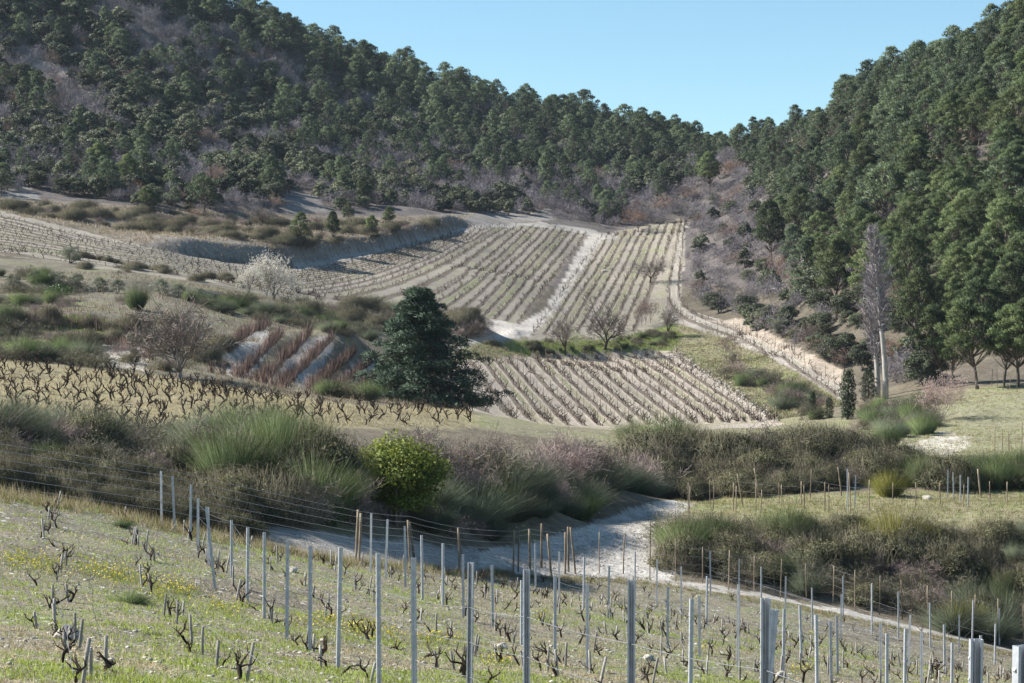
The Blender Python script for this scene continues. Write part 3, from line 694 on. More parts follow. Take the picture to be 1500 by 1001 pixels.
# ------------------------------------------------------------------ woods: where each kind grows
def jitter(x0, x1, y0, y1, s, r):
    gx, gy = np.meshgrid(np.arange(x0, x1, s), np.arange(y0, y1, s)); n = gx.size
    return gx.ravel() + s * (r.random(n) - .5) * .95, gy.ravel() + s * (r.random(n) - .5) * .95
FB = ([-900,-250,0,40,90,215,400,450,500,560,700,800,815,900,1000,1030], [338,340,345,358,358,350,371,385,388,398,426,446,440,434,452,458])
RB = ([150,205,212,235,262,300,335,350,400,455,470,900], [1900,1395,1330,1262,1195,1112,1052,1016,1012,1014,1028,1030])
trees = []      # (species, x, y, z, height, side, depth, px, py)
r = np.random.default_rng(5)
def wood(spacing, layer):
    x, y = jitter(-190, 190, 190, 680, spacing, r); m = np.abs(np.arctan2(x, y)) < R(19.5); x, y = x[m], y[m]
    z = H(x, y); px, py, d = proj(x, y, z)
    left = (px < np.interp(d, *RB)) & (d > np.interp(px, *FB) + 1.5) & (d < 655)
    right = (px > np.interp(d, *RB)) & (d > 200) & (d < 600)
    nz = fbm(x * .025, y * .025, 51); n2 = fbm(x * .06, y * .06, 77); u = r.random(len(x))
    fb = np.interp(px, *FB); t = (d - fb) / np.maximum(600 - fb, 60)
    scree = np.zeros(len(x), bool)
    for k in (-6,): scree |= inside(px, py, ZONES[k][0]) & (d > ZONES[k][1])
    for i in np.nonzero((left | right) & ~scree)[0]:
        if left[i]:
            if layer == 'pine':
                p = np.interp(t[i], [0, .18, .35, .6, .75, 1], [.02, .14, .32, .48, .9, .98]) + .42 * nz[i]
                if 300 < px[i] < 720 and t[i] > .35: p -= .12
                if u[i] < p: trees.append(('pine', x[i], y[i], z[i], np.clip(np.interp(t[i], [0, .3, .8, 1], [5.2, 6.2, 7.8, 8.8]) * (1 + .22 * r.normal()), 4, 14), 'left', d[i], px[i], py[i]))
            else:
                h = np.interp(t[i], [0, .1, .5, 1], [3.0, 4.0, 4.0, 3.6]) * (.65 + .7 * r.random())
                po = .46 + .7 * n2[i] + (.10 if px[i] < 450 else 0) - (.35 if px[i] > 810 and t[i] < .4 else 0)
                sp = 'oak' if u[i] < po else ('russet' if u[i] > .955 else 'bare')
                trees.append((sp, x[i], y[i], z[i], h, 'left', d[i], px[i], py[i]))
        else:
            # bare scrub wedge beside the strip, oak and russet scrub at the foot, pines above
            e = px[i] - np.interp(d[i], *RB); sc = (px[i] < 1165 - (d[i] - 330) * .55) and d[i] > 318
            if layer == 'pine':
                p = .95 + .3 * nz[i] - (.3 if d[i] > 400 else 0)
                if sc: p = 0 if d[i] < 480 else .5
                elif d[i] < 345: p = np.interp(e, [0, 80, 130, 190], [0, .04, .5, .95])
                if px[i] > 1340 and d[i] < 228: p = 0
                if u[i] < p: trees.append(('pine', x[i], y[i], z[i], np.clip(np.interp(d[i], [220, 350, 420, 540], [8.4, 7.6, 6.8, 6.2]) * (1 + .2 * r.normal()), 5, 13), 'right', d[i], px[i], py[i]))
            else:
                h = 3.4 * (.6 + .7 * r.random())
                if sc: sp = 'oak' if u[i] < .16 + .3 * n2[i] else ('russet' if u[i] > .93 else 'bare')
                else:
                    sp = 'oak' if u[i] < .55 + .4 * n2[i] else ('russet' if u[i] > .86 else 'bare')
                    if d[i] > 330 and d[i] < 400 and u[i] > .8: continue
                if px[i] > 1395 and d[i] < 235: continue
                trees.append((sp, x[i], y[i], z[i], h, 'right', d[i], px[i], py[i]))
wood(5.0, 'pine'); wood(3.4, 'scrub')
LBL = {
 ('pine', 'left'): ('dark green pine on the long wooded hill behind the vineyards', 'pine tree', 'pines of the long wooded hill'),
 ('pine', 'right'): ('bright green pine on the steep slope above the twin leafless trees', 'pine tree', 'pines of the steep slope'),
 ('oak', 'left'): ('grey-green evergreen oak in the scrub of the long wooded hill', 'oak', 'evergreen oaks of the long hill'),
 ('oak', 'right'): ('round evergreen oak bush on the slope above the orange earth cut', 'oak', 'evergreen oaks of the steep slope'),
 ('bare', 'left'): ('leafless grey-violet scrub tree on the long wooded hill', 'bare tree', 'leafless trees of the long hill'),
 ('bare', 'right'): ('leafless grey-violet scrub tree on the slope beside the upper vineyard', 'bare tree', 'leafless trees of the steep slope'),
 ('russet', 'left'): ('scrub oak holding russet dead leaves on the long wooded hill', 'oak', 'russet oaks of the long hill'),
 ('russet', 'right'): ('scrub oak holding russet dead leaves above the orange earth cut', 'oak', 'russet oaks of the steep slope')}
KEEP = {'pine': 290, 'oak': 230, 'bare': 230, 'russet': 120}
SRC = {'pine': (PINES, PINES_NEAR), 'oak': (OAKS, OAKS_NEAR), 'bare': (BARES, BARES), 'russet': (RUSSETS, RUSSETS)}
for sp in ('pine', 'oak', 'bare', 'russet'):
    lst = [t for t in trees if t[0] == sp]
    def size(t):     # apparent height; only what stands inside the frame counts, the row behind the front a little less
        inf = -5 < t[7] < 1505 and -5 < t[8]
        return (t[4] / t[6]) * (1.0 if inf else 0.0) * (1.25 if t[5] == 'left' else 1.0)
    lst.sort(key=size, reverse=True); far, near = SRC[sp]
    one, rest = lst[:KEEP[sp]], lst[KEEP[sp]:]
    for t in one:
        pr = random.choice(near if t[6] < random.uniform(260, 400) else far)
        lb = LBL[(sp, t[5])]; big = {'pine': (6.8, 9.6), 'oak': (2.9, 4.2), 'bare': (2.9, 4.2), 'russet': (2.9, 4.2)}[sp]
        sz = 'small' if t[4] < big[0] else 'tall' if t[4] > big[1] else 'middle-sized'
        if t[5] == 'left':
            tt = (t[6] - np.interp(t[7], *FB)) / max(600 - np.interp(t[7], *FB), 60); wh = 'on the skyline of' if tt > .74 else 'halfway up' if tt > .34 else 'near the foot of'
            wh += ' the long wooded hill'
        else: wh = ('near the top of' if t[6] > 350 else 'halfway up' if t[6] > 265 else 'at the foot of') + ' the steep slope'
        kd = {'pine': 'dark green pine' if t[5] == 'left' else 'bright green pine', 'oak': 'grey-green evergreen oak', 'bare': 'leafless violet-grey scrub tree', 'russet': 'oak with russet dead leaves'}[sp]
        pr.place((t[1], t[2], t[3] - .1), t[4], '%s %s %s' % (sz, kd, wh), lb[1], '%s %ss %s' % (sz, kd, wh), wide=random.uniform(.85, 1.2))
    if rest:
        pool = far + [p for p in near if p not in far]; nf = len(far)
        np_ = max(len(p.parts) for p in pool)
        cols = [proto_collection('%s_%s' % (sp, pool[0].parts[k][0]), [p.parts[k][1] for p in pool]) for k in range(np_)]
        idx = [random.randrange(nf, len(pool)) if (t[6] < random.uniform(260, 400) and len(pool) > nf) else random.randrange(nf) for t in rest]
        k = np.array([t[4] / pool[i].h for t, i in zip(rest, idx)]); wd = np.array([random.uniform(.85, 1.2) for _ in rest])
        instancer({'pine': 'pine_wood', 'oak': 'oak_scrub', 'bare': 'leafless_scrub', 'russet': 'russet_scrub'}[sp],
                  {'pine': 'mass of pines covering both wooded hillsides', 'oak': 'mass of evergreen oak scrub under the hillside pines', 'bare': 'mass of leafless grey-violet scrub on the hillsides', 'russet': 'scattered russet-leaved scrub far up the hillsides'}[sp],
                  cols, [(t[1], t[2], t[3] - .1) for t in rest], np.random.default_rng(3).random(len(rest)) * 6.283, np.stack([k * wd, k * wd, k], 1), idx)

# ------------------------------------------------------------------ single trees that stand out
def place_at(pr, px, py, hpx, label, cat, d0=3, d1=800, name=None, rz=None, wide=1.0, group=None, sink=.06, tilt=0.0):
    """stand a plant on the ground where its foot is seen; its height from the pixels it spans there"""
    x, y, z = cast(px, py, d0, d1); d = proj(np.array(x), np.array(y), np.array(z))[2]
    return pr.place((x, y, z - sink), hpx * float(d) / FPX, label, cat, group, rz, wide, name, tilt)

def conifer(seed, h=10.8, w=11.0):
    """big dense conifer of drooping tiers, one leader and broad skirts"""
    r = np.random.default_rng(seed); tr = np.array([[0, 0, -.3], [0, .05, 3], [-.05, 0, 6], [-.12, 0, 8.5], [-.2, 0, h]]); paths = [(tr, [.42, .34, .24, .12, .03])]
    cen, rd = [], []
    for i in range(560):
        t = (i / 560) ** 1.2; z = .35 + (h - .5) * t
        prof = (.16 + .84 * (1 - t) ** 1.0) if t > .12 else .92
        a = i * 2.39996 + .3 * r.normal(); lobe = 1 + .15 * np.sin(3 * a + 1.2 + 2.5 * t) + .20 * np.sin(5 * a + 17 * t)
        R_ = min(w * .5 * prof * lobe, w * .47)
        if t < .3 and np.cos(a) > .3: R_ *= 1.08
        if t > .9: R_ *= .8
        q = [1.0, .86, .66, .4][i % 4] * (.86 + .2 * r.random()) * (1.16 if i % 9 == 0 else 1); R2 = R_ * q
        c = np.array([np.cos(a) * R2 - .15 * t, np.sin(a) * R2, z - .16 * R2 + .1 * r.normal()]); c[2] = max(c[2], .25)
        cen.append(c); rd.append((.42 + .34 * r.random()) * (1.2 - .6 * t) + .12)
        if i % 4 == 0: paths.append((np.array([[0, 0, z + .2], c * .6 + np.array([0, 0, .4 * z]) + np.array([0, 0, .1]), c]), [.06, .04, .015]))
    v, f, nr, t = clump_cloud(r, np.array(cen), np.array(rd), 115, .26, .085, .66, .65, .05, shell=.45)
    f_out = mesh_np('conifer_crown', v, f, M['cedar'], t, nr)
    return Proto('conifer', [('trunk', paths_mesh('conifer_trunk', paths, 7, M['bark'], r)), ('crown', f_out)], h)
cz = conifer(201)
place_at(cz, 617, 604, 176, 'big dark blue-green conifer with drooping tiers between terraces and lower vineyard', 'conifer', 165, 230, rz=0.0, wide=1.18)

def spire(seed, h, w, bare0=.42, lean=(-.07, 0), n=270):
    """tall leafless spire: pale pole below, a narrow head of fine upswept branches"""
    r = np.random.default_rng(seed); k = 9; ts = np.linspace(0, 1, k)
    tr = np.stack([lean[0] * h * ts ** 1.6 + .08 * np.sin(ts * 9), lean[1] * h * ts, h * ts - .3], 1); rad = .30 * (1 - ts) ** .8 + .02
    limbs, tw = [(tr, rad)], []
    for i in range(n):
        t = bare0 + (1 - bare0) * (i + r.random()) / n; p = np.array([np.interp(t, ts, tr[:, j]) for j in range(3)])
        s = (t - bare0) / (1 - bare0); L = w * 1.15 * (.35 + .9 * np.sin(np.pi * min(1, s * .8 + .18)) ** 1.0) * (.55 + .6 * r.random()); a = r.random() * 6.283
        d = unit(np.array([np.cos(a), np.sin(a), .75 + .5 * r.random()])); b = wander(r, p, d, L, 4, .10, .08)
        tw.append((b, np.linspace(.028, .010, 5)))
        for q in range(7):
            u_ = .2 + .75 * r.random(); j = int(u_ * 4); pp = b[j]; dd = unit(b[min(j + 1, 4)] - b[max(j - 1, 0)] + .55 * r.normal(size=3) + [0, 0, .2])
            tw.append((wander(r, pp, dd, L * (.25 + .3 * r.random()), 3, .15), np.linspace(.014, .007, 4)))
    v, f, t = thin_blades(r, tw, 1.9)
    return Proto('bare_spire_tree', [('trunk', paths_mesh('spire_trunk', limbs, 8, M['bark_pale'], r)), ('crown', mesh_np('spire_crown', v, f, M['twig'], t))], h)
place_at(spire(211, 17.5, 1.7, .40, (-.085, 0)), 1297, 585, 254, 'taller of the twin leafless spire trees, with a clean pale trunk', 'bare tree', 150, 260, rz=0)
place_at(spire(212, 13.5, 1.5, .30, (-.05, .02)), 1285, 583, 195, 'shorter of the twin leafless spire trees, its trunk darker and shaggy', 'bare tree', 150, 260, rz=0)

place_at(bare(221, 6, .9, .62, (8, 7, 6, 5), 4, 'twig_brown', .19, ribbon=2.0, tmin=.009, wob=.16, lratio=.6), 263, 553, 136, 'wide leafless tree at the upper edge of the old bush-vine field', 'bare tree', 100, 175, wide=1.05, rz=.4)
BB = [bare(231 + i, 6, 1.4, [.7, .5, .8][i], (6, 6, 5, 4), 4, 'twig_brown', .21, ribbon=1.8, tmin=.013, wob=.17, bark='vinewood') for i in range(3)]
place_at(BB[0], 886, 511, 98, 'large leafless tree with a forked dark trunk on the grassy bank', 'bare tree', 260, 340, wide=.95)
place_at(BB[1], 828, 517, 70, 'slender leafless tree on the grassy bank beside the forked tree', 'bare tree', 260, 340, wide=.8)
place_at(BB[2], 952, 414, 44, 'small leafless tree standing among the rows of the upper vineyard', 'bare tree', 300, 460)
place_at(BB[1], 978, 493, 60, 'thin leafless tree on the green bank corner where the lane turns', 'bare tree', 260, 345, wide=.7)
RB2 = bare(241, 5, 1.2, .5, (6, 5, 4, 3), 4, 'twig', .09, name='russet_oak', extra=('leaves', 'russet'), ribbon=1.4, extra_n=1, exl=.17)
for i, (px, py, hp, wd) in enumerate([(940, 478, 46, .7), (946, 476, 50, .6), (953, 474, 44, .7)]):
    place_at(RB2, px, py, hp, 'young russet-leaved oak in the tight clump of three above the grassy bank', 'oak', 260, 345, wide=wd, group='clump of three russet oaks')
place_at(RB2, 1063, 532, 56, 'leaning russet-leaved oak on the slope above the lower vineyard', 'oak', 220, 320, wide=.9, tilt=.15)
place_at(BB[1], 1074, 543, 40, 'thin leafless sapling next to the leaning russet oak', 'sapling', 220, 320, wide=.6)
place_at(RB2, 288, 328, 32, 'small russet-leaved oak on the dry bank above the vineyard rows', 'oak', 300, 380, wide=1.0)
place_at(RB2, 935, 340, 45, 'pale russet oak at the head of the upper vineyard', 'oak', 400, 520, wide=1.3)
place_at(BB[2], 385, 330, 34, 'small leafless tree on the dry bank between russet oak and young pines', 'bare tree', 300, 390)
place_at(BB[0], 112, 258, 55, 'leafless pale tree standing out at the foot of the long wooded hill', 'bare tree', 330, 420)

AL = bare(251, 5, .8, .5, (6, 5, 5, 5), 4, 'twig', .12, name='almond_tree', extra=('blossom', 'blossom'), ribbon=1.0, extra_n=2, exl=.15)
AY = bare(252, 5, .8, .45, (5, 5, 4, 4), 4, 'twig', .10, name='almond_tree', extra=('leaves', 'catkin'), ribbon=1.0, extra_n=1, exl=.12)
AP = bare(253, 5, .5, .7, (7, 5, 5, 5), 4, 'twig_pink', .08, name='almond_tree', extra=('blossom', 'blossom_pink'), ribbon=1.2, extra_n=2, exl=.13)
place_at(AL, 402, 441, 80, 'almond tree full of white blossom on the shelf end above the terraces', 'almond tree', 190, 260, wide=1.0, rz=1.2)
place_at(AL, 364, 433, 50, 'smaller dark-trunked almond tree with thin white blossom', 'almond tree', 190, 260, wide=.85, rz=4.2)
place_at(AY, 391, 438, 60, 'yellow-green budding tree between the two white almond trees', 'tree', 190, 260, wide=.8)
place_at(AP, 1377, 618, 92, 'pale pink blossoming bush tree at the edge of the stony meadow', 'almond tree', 130, 200, wide=.85)
place_at(bare(254, 3, .1, 1.6, (9, 5, 4, 3), 3, 'blossom', .05, name='pale_bush', ribbon=1.6, bark='bark_pale', upw=.1), 1326, 555, 28, 'heap-like bush of bleached white branches beside the twin trees', 'bush', 160, 240, wide=1.6)

# young pines on the dry bank, olives, cypresses
for px, py, hp, wd, lb in [(219, 313, 40, 1.1, 'lone round young pine on the dry bank above the vineyard'), (440, 366, 56, .9, 'young pine of tall pale-green shape, first of the bank pines'),
                           (489, 360, 50, .75, 'slim young pine next to the tall pale-green bank pine'), (510, 326, 28, .9, 'small young pine at the track edge above the slim one'), (545, 345, 30, 1.1, 'bushy young pine low on the bank above the fan of vine rows'), (569, 335, 32, 1.1, 'last young pine of the bank pines, dark and round')]:
    place_at(PINES_NEAR[hash(lb) % 1 + (px % 4)], px, py, hp, lb, 'pine tree', 295, 420, wide=wd)
OL = [oak(261 + i, 2.6, [2.6, 2.2][i], 34, 110, .13, .05, 'olive', 'olive_tree') for i in range(2)]
place_at(OL[0], 102, 386, 29, 'round grey olive tree alone between the vine rows', 'olive tree', 200, 300)
for px, py, hp in [(20, 420, 22), (52, 418, 24), (84, 420, 26), (112, 424, 26), (146, 428, 24), (173, 430, 23), (236, 432, 26), (262, 436, 22), (290, 440, 20), (310, 446, 20)]:
    place_at(random.choice(OL), px, py, hp, 'small grey-green olive tree in the row along the terrace shelf', 'olive tree', 160, 240, group='olive row on the shelf')
def cypress(seed, h=4.5, w=1.1):
    r = np.random.default_rng(seed); n = 60; t = np.linspace(.03, .97, n); a = np.arange(n) * 2.4
    R_ = w * .42 * np.sin(np.pi * (t * .8 + .14)) ** .8 * (.6 + .7 * r.random(n))
    cen = np.stack([np.cos(a) * R_, np.sin(a) * R_, h * t], 1); v, f, nr, tt = clump_cloud(r, cen, .20 + .16 * r.random(n), 70, .20, .06, 1.3, .5, .9)
    return Proto('cypress', [('trunk', paths_mesh('cypress_trunk', [(np.array([[0, 0, -.2], [0, 0, h * .5], [.05, 0, h * .95]]), [.09, .06, .01])], 5, M['bark'], r)), ('crown', mesh_np('cypress_crown', v, f, M['cypress'], tt, nr))], h)
CY = [cypress(271), cypress(272, 4.5, 1.7)]
place_at(CY[0], 1242, 615, 72, 'tallest dark young cypress at the end of the lane strip', 'cypress', 140, 215, wide=1.15)
place_at(CY[0], 1190, 614, 40, 'thin low dark cypress between lower vineyard and tallest cypress', 'cypress', 140, 215)
place_at(CY[1], 1215, 613, 30, 'small bushy dark cypress next to the tallest cypress', 'cypress', 140, 215)
place_at(CY[1], 1272, 590, 48, 'broad dark cypress bush against the twin leafless trees', 'cypress', 150, 230, wide=1.2)
# umbrella pines along the stony meadow
for px, py, hp, wd in [(1380, 566, 118, 1.0), (1395, 568, 96, .9), (1432, 570, 132, 1.05), (1470, 566, 100, .9), (1492, 568, 120, 1.1), (1520, 568, 130, 1.0)]:
    place_at(PINES_NEAR[1 if px % 2 else 3], px, py, hp, 'pine with a bare dark trunk and high crown behind the stony meadow', 'pine tree', 165, 260, wide=wd, group='high-crowned pines behind the meadow')
for px, py, hp, wd in [(1130, 395, 100, .9), (1040, 285, 62, 1.0), (1225, 470, 120, .9)]:
    place_at(PINES_NEAR[1], px, py, hp, {1130: 'tall leaning pine rising alone from the bare scrub wedge', 1040: 'dark broad pine at the notch between the two hills', 1225: 'tall pine reaching over the scrub behind the twin trees'}[px], 'pine tree', 230, 560, wide=wd)

# ------------------------------------------------------------------ bushes
BRM = [tuft(301 + i, 2.0, 2.2, 4200, 'broom', .55, .0055, 'broom_bush') for i in range(3)]
BRG = [tuft(311 + i, 2.0, 2.4, 4200, 'broom_grey', .9, .0055, 'grey_broom_bush', arch=.3) for i in range(3)]
BRY = [tuft(321, 2.0, 2.0, 3600, 'broom_yellow', .7, .0055, 'yellow_broom_bush')]
DRY = [bare(331 + i, 2.0, .1, [1.0, .8, 1.2][i], (10, 6, 5, 4), 4, 'twig_dry', .03, name='dry_bush', extra=('leaves', 'bramble'), ribbon=1.5, tmin=.0042, wob=.2, extra_n=1, exl=.055, first_len=1.25, bark='twig_dry') for i in range(3)]
PNK = [bare(341 + i, 2.0, .1, [.7, .55, .85][i], (11, 6, 5, 5), 4, 'twig_pink', .03, name='pink_twig_bush', ribbon=1.5, tmin=.0042, wob=.15, first_len=1.4, upw=.5, bark='twig_pink') for i in range(3)]
BRB = [bramble(351 + i, 1.7, 3.0, 'bramble', 9000, 700, .075) for i in range(3)]
BRD = [bramble(361 + i, 1.6, 3.0, 'bramble', 4500, 1600, .06, name='dry_bramble_bush') for i in range(2)]
LAU = oak(371, 4.1, 4.1, 120, 190, .14, .08, 'laurel', 'evergreen_shrub')
PKB = bare(381, 2.6, .2, .9, (7, 5, 4, 3), 4, 'twig_pink', .035, name='pink_twig_bush', ribbon=1.4, tmin=.006, wob=.2)
HF = [(-160,690,62),(0,692,64),(250,735,70),(450,768,72),(600,790,81),(720,797,87),(850,768,97),(950,736,115),(1150,722,114),(1300,715,116)]
HB = [(-160,640,70),(0,640,72),(250,668,80),(450,685,79),(600,690,88),(720,690,94),(850,690,104),(980,672,122),(1150,676,121),(1290,678,124)]
def between(front, back, px, t):
    f = [np.interp(px, [q[0] for q in front], [q[k] for q in front]) for k in (1, 2)]; b = [np.interp(px, [q[0] for q in back], [q[k] for q in back]) for k in (1, 2)]
    a = np.array(P(px, *f)); c = np.array(P(px, *b)); p = a + (c - a) * t; return float(p[0]), float(p[1]), Hs(p[0], p[1])
HL = {'broom_bush': ('green broom bush of upright stems', 'broom'), 'grey_broom_bush': ('grey-green broom bush of arching stems', 'broom'), 'yellow_broom_bush': ('yellow-green broom bush', 'broom'), 'dry_bush': ('tangled dry brown bush with few leaves', 'bush'),
      'pink_twig_bush': ('leafless pinkish-brown twig bush', 'bush'), 'bramble_bush': ('dark leafy bramble mound', 'bramble'), 'dry_bramble_bush': ('dry grey bramble mound', 'bramble')}
def bush(pr, loc, h, where, wide=1.0, label=None):
    a, c = HL.get(pr.name, (pr.name.replace('_', ' '), 'bush')); k = h / {'bramble_bush': 1.3, 'dry_bramble_bush': 1.2}.get(pr.name, 1.5)
    a = ('low ' if k < .8 else 'tall ' if k > 1.25 else 'mid-height ') + a
    return pr.place((loc[0], loc[1], loc[2] - .08), h, label or a + ' ' + where, c, None if label else a + 's ' + where, wide=wide, tilt=.06)
TOPH = ([-160,0,150,250,340,450,560,640,760,900,1000,1150,1290], [1.5,1.6,1.5,1.4,2.1,2.3,1.9,2.2,2.5,2.6,2.0,2.3,1.8])
r = np.random.default_rng(17)
for px in np.arange(-150, 1310, 15.0):
    for t, hs in ((-.75, .5), (-.35, .55), (.08, .62), (.42, .82), (.78, .95), (1.1, 1.0)):
        if t < 0 and px > 395 + 60 * t: continue
        q = px + 9 * r.normal(); tt = t + .09 * r.normal(); h = float(np.interp(q, *TOPH)) * hs * (.72 + .5 * r.random())
        if 535 < q < 625 and tt < .7: continue
        u = r.random()
        if q < 300: pr = (DRY if u < .45 else PNK if u < .62 else BRB if u < .8 else BRG if u < .9 else BRM)
        if q < 400 and tt < .2: pr = BRB if u < .7 else BRD
        elif q < 520: pr = (DRY if u < .35 else PNK if u < .65 else BRG if u < .82 else BRB if u < .9 else BRM) if not (q < 400 and tt < .2) else BRB
        elif q < 640: pr = (BRG if u < .3 else DRY if u < .5 else PNK)
        elif q < 960: pr = (PNK if tt > .6 and u < .86 else BRG if u < .42 else BRM if u < .5 else PNK if u < .9 else DRY)
        elif q < 1140: pr = (BRB if u < .42 else DRY if u < .62 else PNK if u < .9 else BRM)
        else: pr = (BRB if u < .3 else DRY if u < .5 else BRM if u < .66 else PNK)
        where = 'in the hedge bank beside the shaded lane' if q < 640 else ('in the hedge above the white track bend' if q < 960 else 'in the hedge behind the green strip')
        bush(random.choice(pr), between(HF, HB, q, tt), h, where, .9 + .5 * r.random())
for px, py, hp, pr, lb, wd, d0 in [(338, 722, 102, BRM[0], 'big round dark green broom bush bulging from the dry hedge', 1.05, 66), (432, 655, 48, BRM[1], 'broad green broom on the hedge top beside the old vines', 1.1, 80), (578, 768, 136, LAU, 'glossy yellow-green evergreen shrub standing out of the hedge', 1.0, 80),
                              (512, 770, 92, PKB, 'bare pink-branched bush in front of the glossy evergreen shrub', 1.0, 72), (1302, 728, 44, BRY[0], 'yellow broom bush at the gap of the meadow path', 1.1, 95), (1298, 655, 34, BRM[2], 'green broom on the hedge end by the meadow path', 1.3, 105),
                              (1356, 635, 32, BRM[0], 'green broom at the foot of the pink blossoming tree', 1.1, 120), (925, 650, 36, BRM[1], 'green broom head at the top of the pinkish hedge', 1.2, 100)]:
    x, y, z = cast(px, py, d0, 260); d = float(proj(np.array(x), np.array(y), np.array(z))[2])
    pr.place((x, y, z - .08), hp * d / FPX, lb, 'broom' if 'broom' in lb else 'shrub', wide=wd)
GF = [(950,838,87.5),(1100,862,87),(1200,886,86.5),(1350,918,85.5),(1490,948,84.5),(1640,985,84.5)]
GB = [(985,775,95),(1200,779,95),(1350,780,96),(1490,782,96),(1640,785,96)]
for px in np.arange(985, 1640, 15.0):
    for t, hs in ((.15, 1.4), (.5, 1.5), (.85, 1.15)):
        q = px + 8 * r.normal(); u = r.random()
        if t < .3 and u < .2: continue
        pr = (PNK if q < 1060 and t > .5 and u < .5 else BRB if u < .4 else DRY if u < .6 else PNK if u < .78 else BRM if u < .92 else BRG)
        bush(random.choice(pr), between(GF, GB, q, t + .08 * r.normal()), hs * (.75 + .5 * r.random()), 'on the bank below the green strip', .9 + .5 * r.random())
for px, py, hp, pr, lb in [(1000, 815, 60, BRM[1], 'green broom at the near end of the bank below the strip'), (1150, 800, 62, BRM[0], 'large green broom on top of the bank below the strip'), (1312, 815, 78, BRY[0], 'tall yellow-green broom on the bank below the strip'), (1400, 935, 56, BRG[0], 'grey-green broom at the foot of the bank, first of two'),
                           (1455, 948, 52, BRG[1], 'grey-green broom at the foot of the bank behind the last stakes'), (1412, 925, 48, BRY[0], 'yellow broom at the foot of the bank'), (1068, 840, 36, BRM[2], 'low green broom at the foot of the bank by the track')]:
    place_at(pr, px, py, hp, lb, 'broom', 84, 110, wide=1.2)
for px in np.arange(1365, 1620, 22.0):
    for k in range(2):
        u = r.random(); q = px + 8 * r.normal(); x, y, z = cast(q, 716 - 14 * k, 108, 140)
        bush(random.choice(BRM if u < .35 else DRY if u < .7 else PNK if u < .85 else BRB), (x, y, z), 1.7 * (.7 + .5 * r.random()), 'between green strip and stony meadow', 1.2)
for q, b in [(1345, 712), (1360, 706)]:
    x, y, z = cast(q, b, 105, 140); bush(BRM[0], (x, y, z), 1.8, 'between green strip and stony meadow', 1.1)
# mound by the twin trees
for i in range(46):
    px = r.uniform(1255, 1362); py = r.uniform(592, 640); u = r.random()
    x, y, z = cast(px, py, 130, 215); bush(random.choice(BRM if u < .3 else BRG if u < .4 else DRY if u < .8 else PNK), (x, y, z), 1.5 * (.6 + .6 * r.random()), 'on the mound under the twin trees', 1.2)
# shrubs on the slope right of the lower vineyard
for i in range(34):
    t = r.random(); px = 1078 + 125 * t + 10 * r.normal(); py = 545 + 62 * t + 7 * r.normal(); u = r.random()
    x, y, z = cast(px, py, 170, 300); bush(random.choice(DRY if u < .45 else PNK if u < .7 else BRG if u < .85 else BRM), (x, y, z), 2.0 * (.5 + .7 * r.random()), 'beside the lower vineyard', 1.3)
# scrub along the orange cut
for i in range(40):
    t = r.random(); px = 1030 + 215 * t + 5 * r.normal(); py = np.interp(px, [1030, 1090, 1150, 1250], [455, 468, 497, 546]) - 4 + 4 * r.normal(); u = r.random()
    x, y, z = cast(px, py, 215, 360); (random.choice(OAKS_NEAR) if u < .5 else random.choice(RUSSETS) if u < .7 else random.choice(BARES)).place((x, y, z), r.uniform(2, 3.6), 'scrub bush lining the top of the orange earth cut', 'bush', 'scrub along the orange cut', wide=1.2, name='scrub_bush')
# banks between terraces, shelf and vineyards: dry and grey-green tussocks
def tussocks(poly, n, kinds, h, where, d0, d1, wide=1.3):
    xs = [p[0] for p in poly]; ys = [p[1] for p in poly]; k = 0
    for _ in range(n * 8):
        if k >= n: break
        px, py = r.uniform(min(xs), max(xs)), r.uniform(min(ys), max(ys))
        if not inside(np.array([px]), np.array([py]), poly)[0]: continue
        x, y, z = cast(px, py, d0, d1); k += 1
        bush(random.choice(random.choice(kinds)), (x, y, z), h * (.55 + .8 * r.random()), where, wide * (.8 + .5 * r.random()))
tussocks([(270,440),(340,440),(450,462),(560,492),(545,500),(450,482),(330,462)], 90, [BRG, DRY, BRM, DRY], 1.1, 'on the bank under the olive shelf', 170, 250)
tussocks([(430,448),(560,455),(700,462),(712,492),(660,496),(560,488),(440,462)], 90, [DRY, DRY, PNK, BRD], 1.7, 'on the dry bank under the vine fan', 200, 300)
tussocks([(-40,400),(60,400),(120,430),(200,440),(200,456),(-40,452)], 34, [BRG, DRY, PNK, BRM], 1.2, 'at the weedy end of the olive shelf', 150, 215)
tussocks([(-40,462),(30,470),(80,500),(160,530),(180,548),(60,530),(-40,525)], 44, [BRM, DRY, DRY, BRG], 1.2, 'beside the old bush-vine field', 125, 165)
tussocks([(0,296),(215,312),(400,322),(560,328),(640,330),(520,352),(430,368),(330,350),(180,340),(0,308)], 150, [DRY, PNK, BRD, BRD], 1.3, 'on the dry bank under the wood', 300, 420, 1.6)
tussocks([(130,350),(250,385),(330,400),(400,425),(330,425),(200,405),(100,392)], 40, [DRY, BRD], .8, 'at the lower edge of the vine rows', 200, 260)
tussocks([(690,508),(980,490),(985,508),(700,524)], 40, [BRB, DRY, BRM], .9, 'on the bank above the lower vineyard', 260, 330)
tussocks([(470,585),(560,560),(545,600),(480,606)], 14, [BRM, DRY], 1.1, 'around the foot of the big conifer', 135, 200)
place_at(BRM[1], 200, 455, 40, 'dark green broom column below the olive row', 'broom', 150, 215, wide=.8)
place_at(oak(391, 1.8, 2.4, 26, 90, .12, .07, 'ivy', 'green_shrub'), 85, 440, 26, 'bright green shrub on the olive shelf', 'shrub', 150, 215, wide=1.2)
place_at(PNK[0], 700, 495, 36, 'brown bare bush on the dry bank by the white lane', 'bush', 230, 310, wide=1.6)
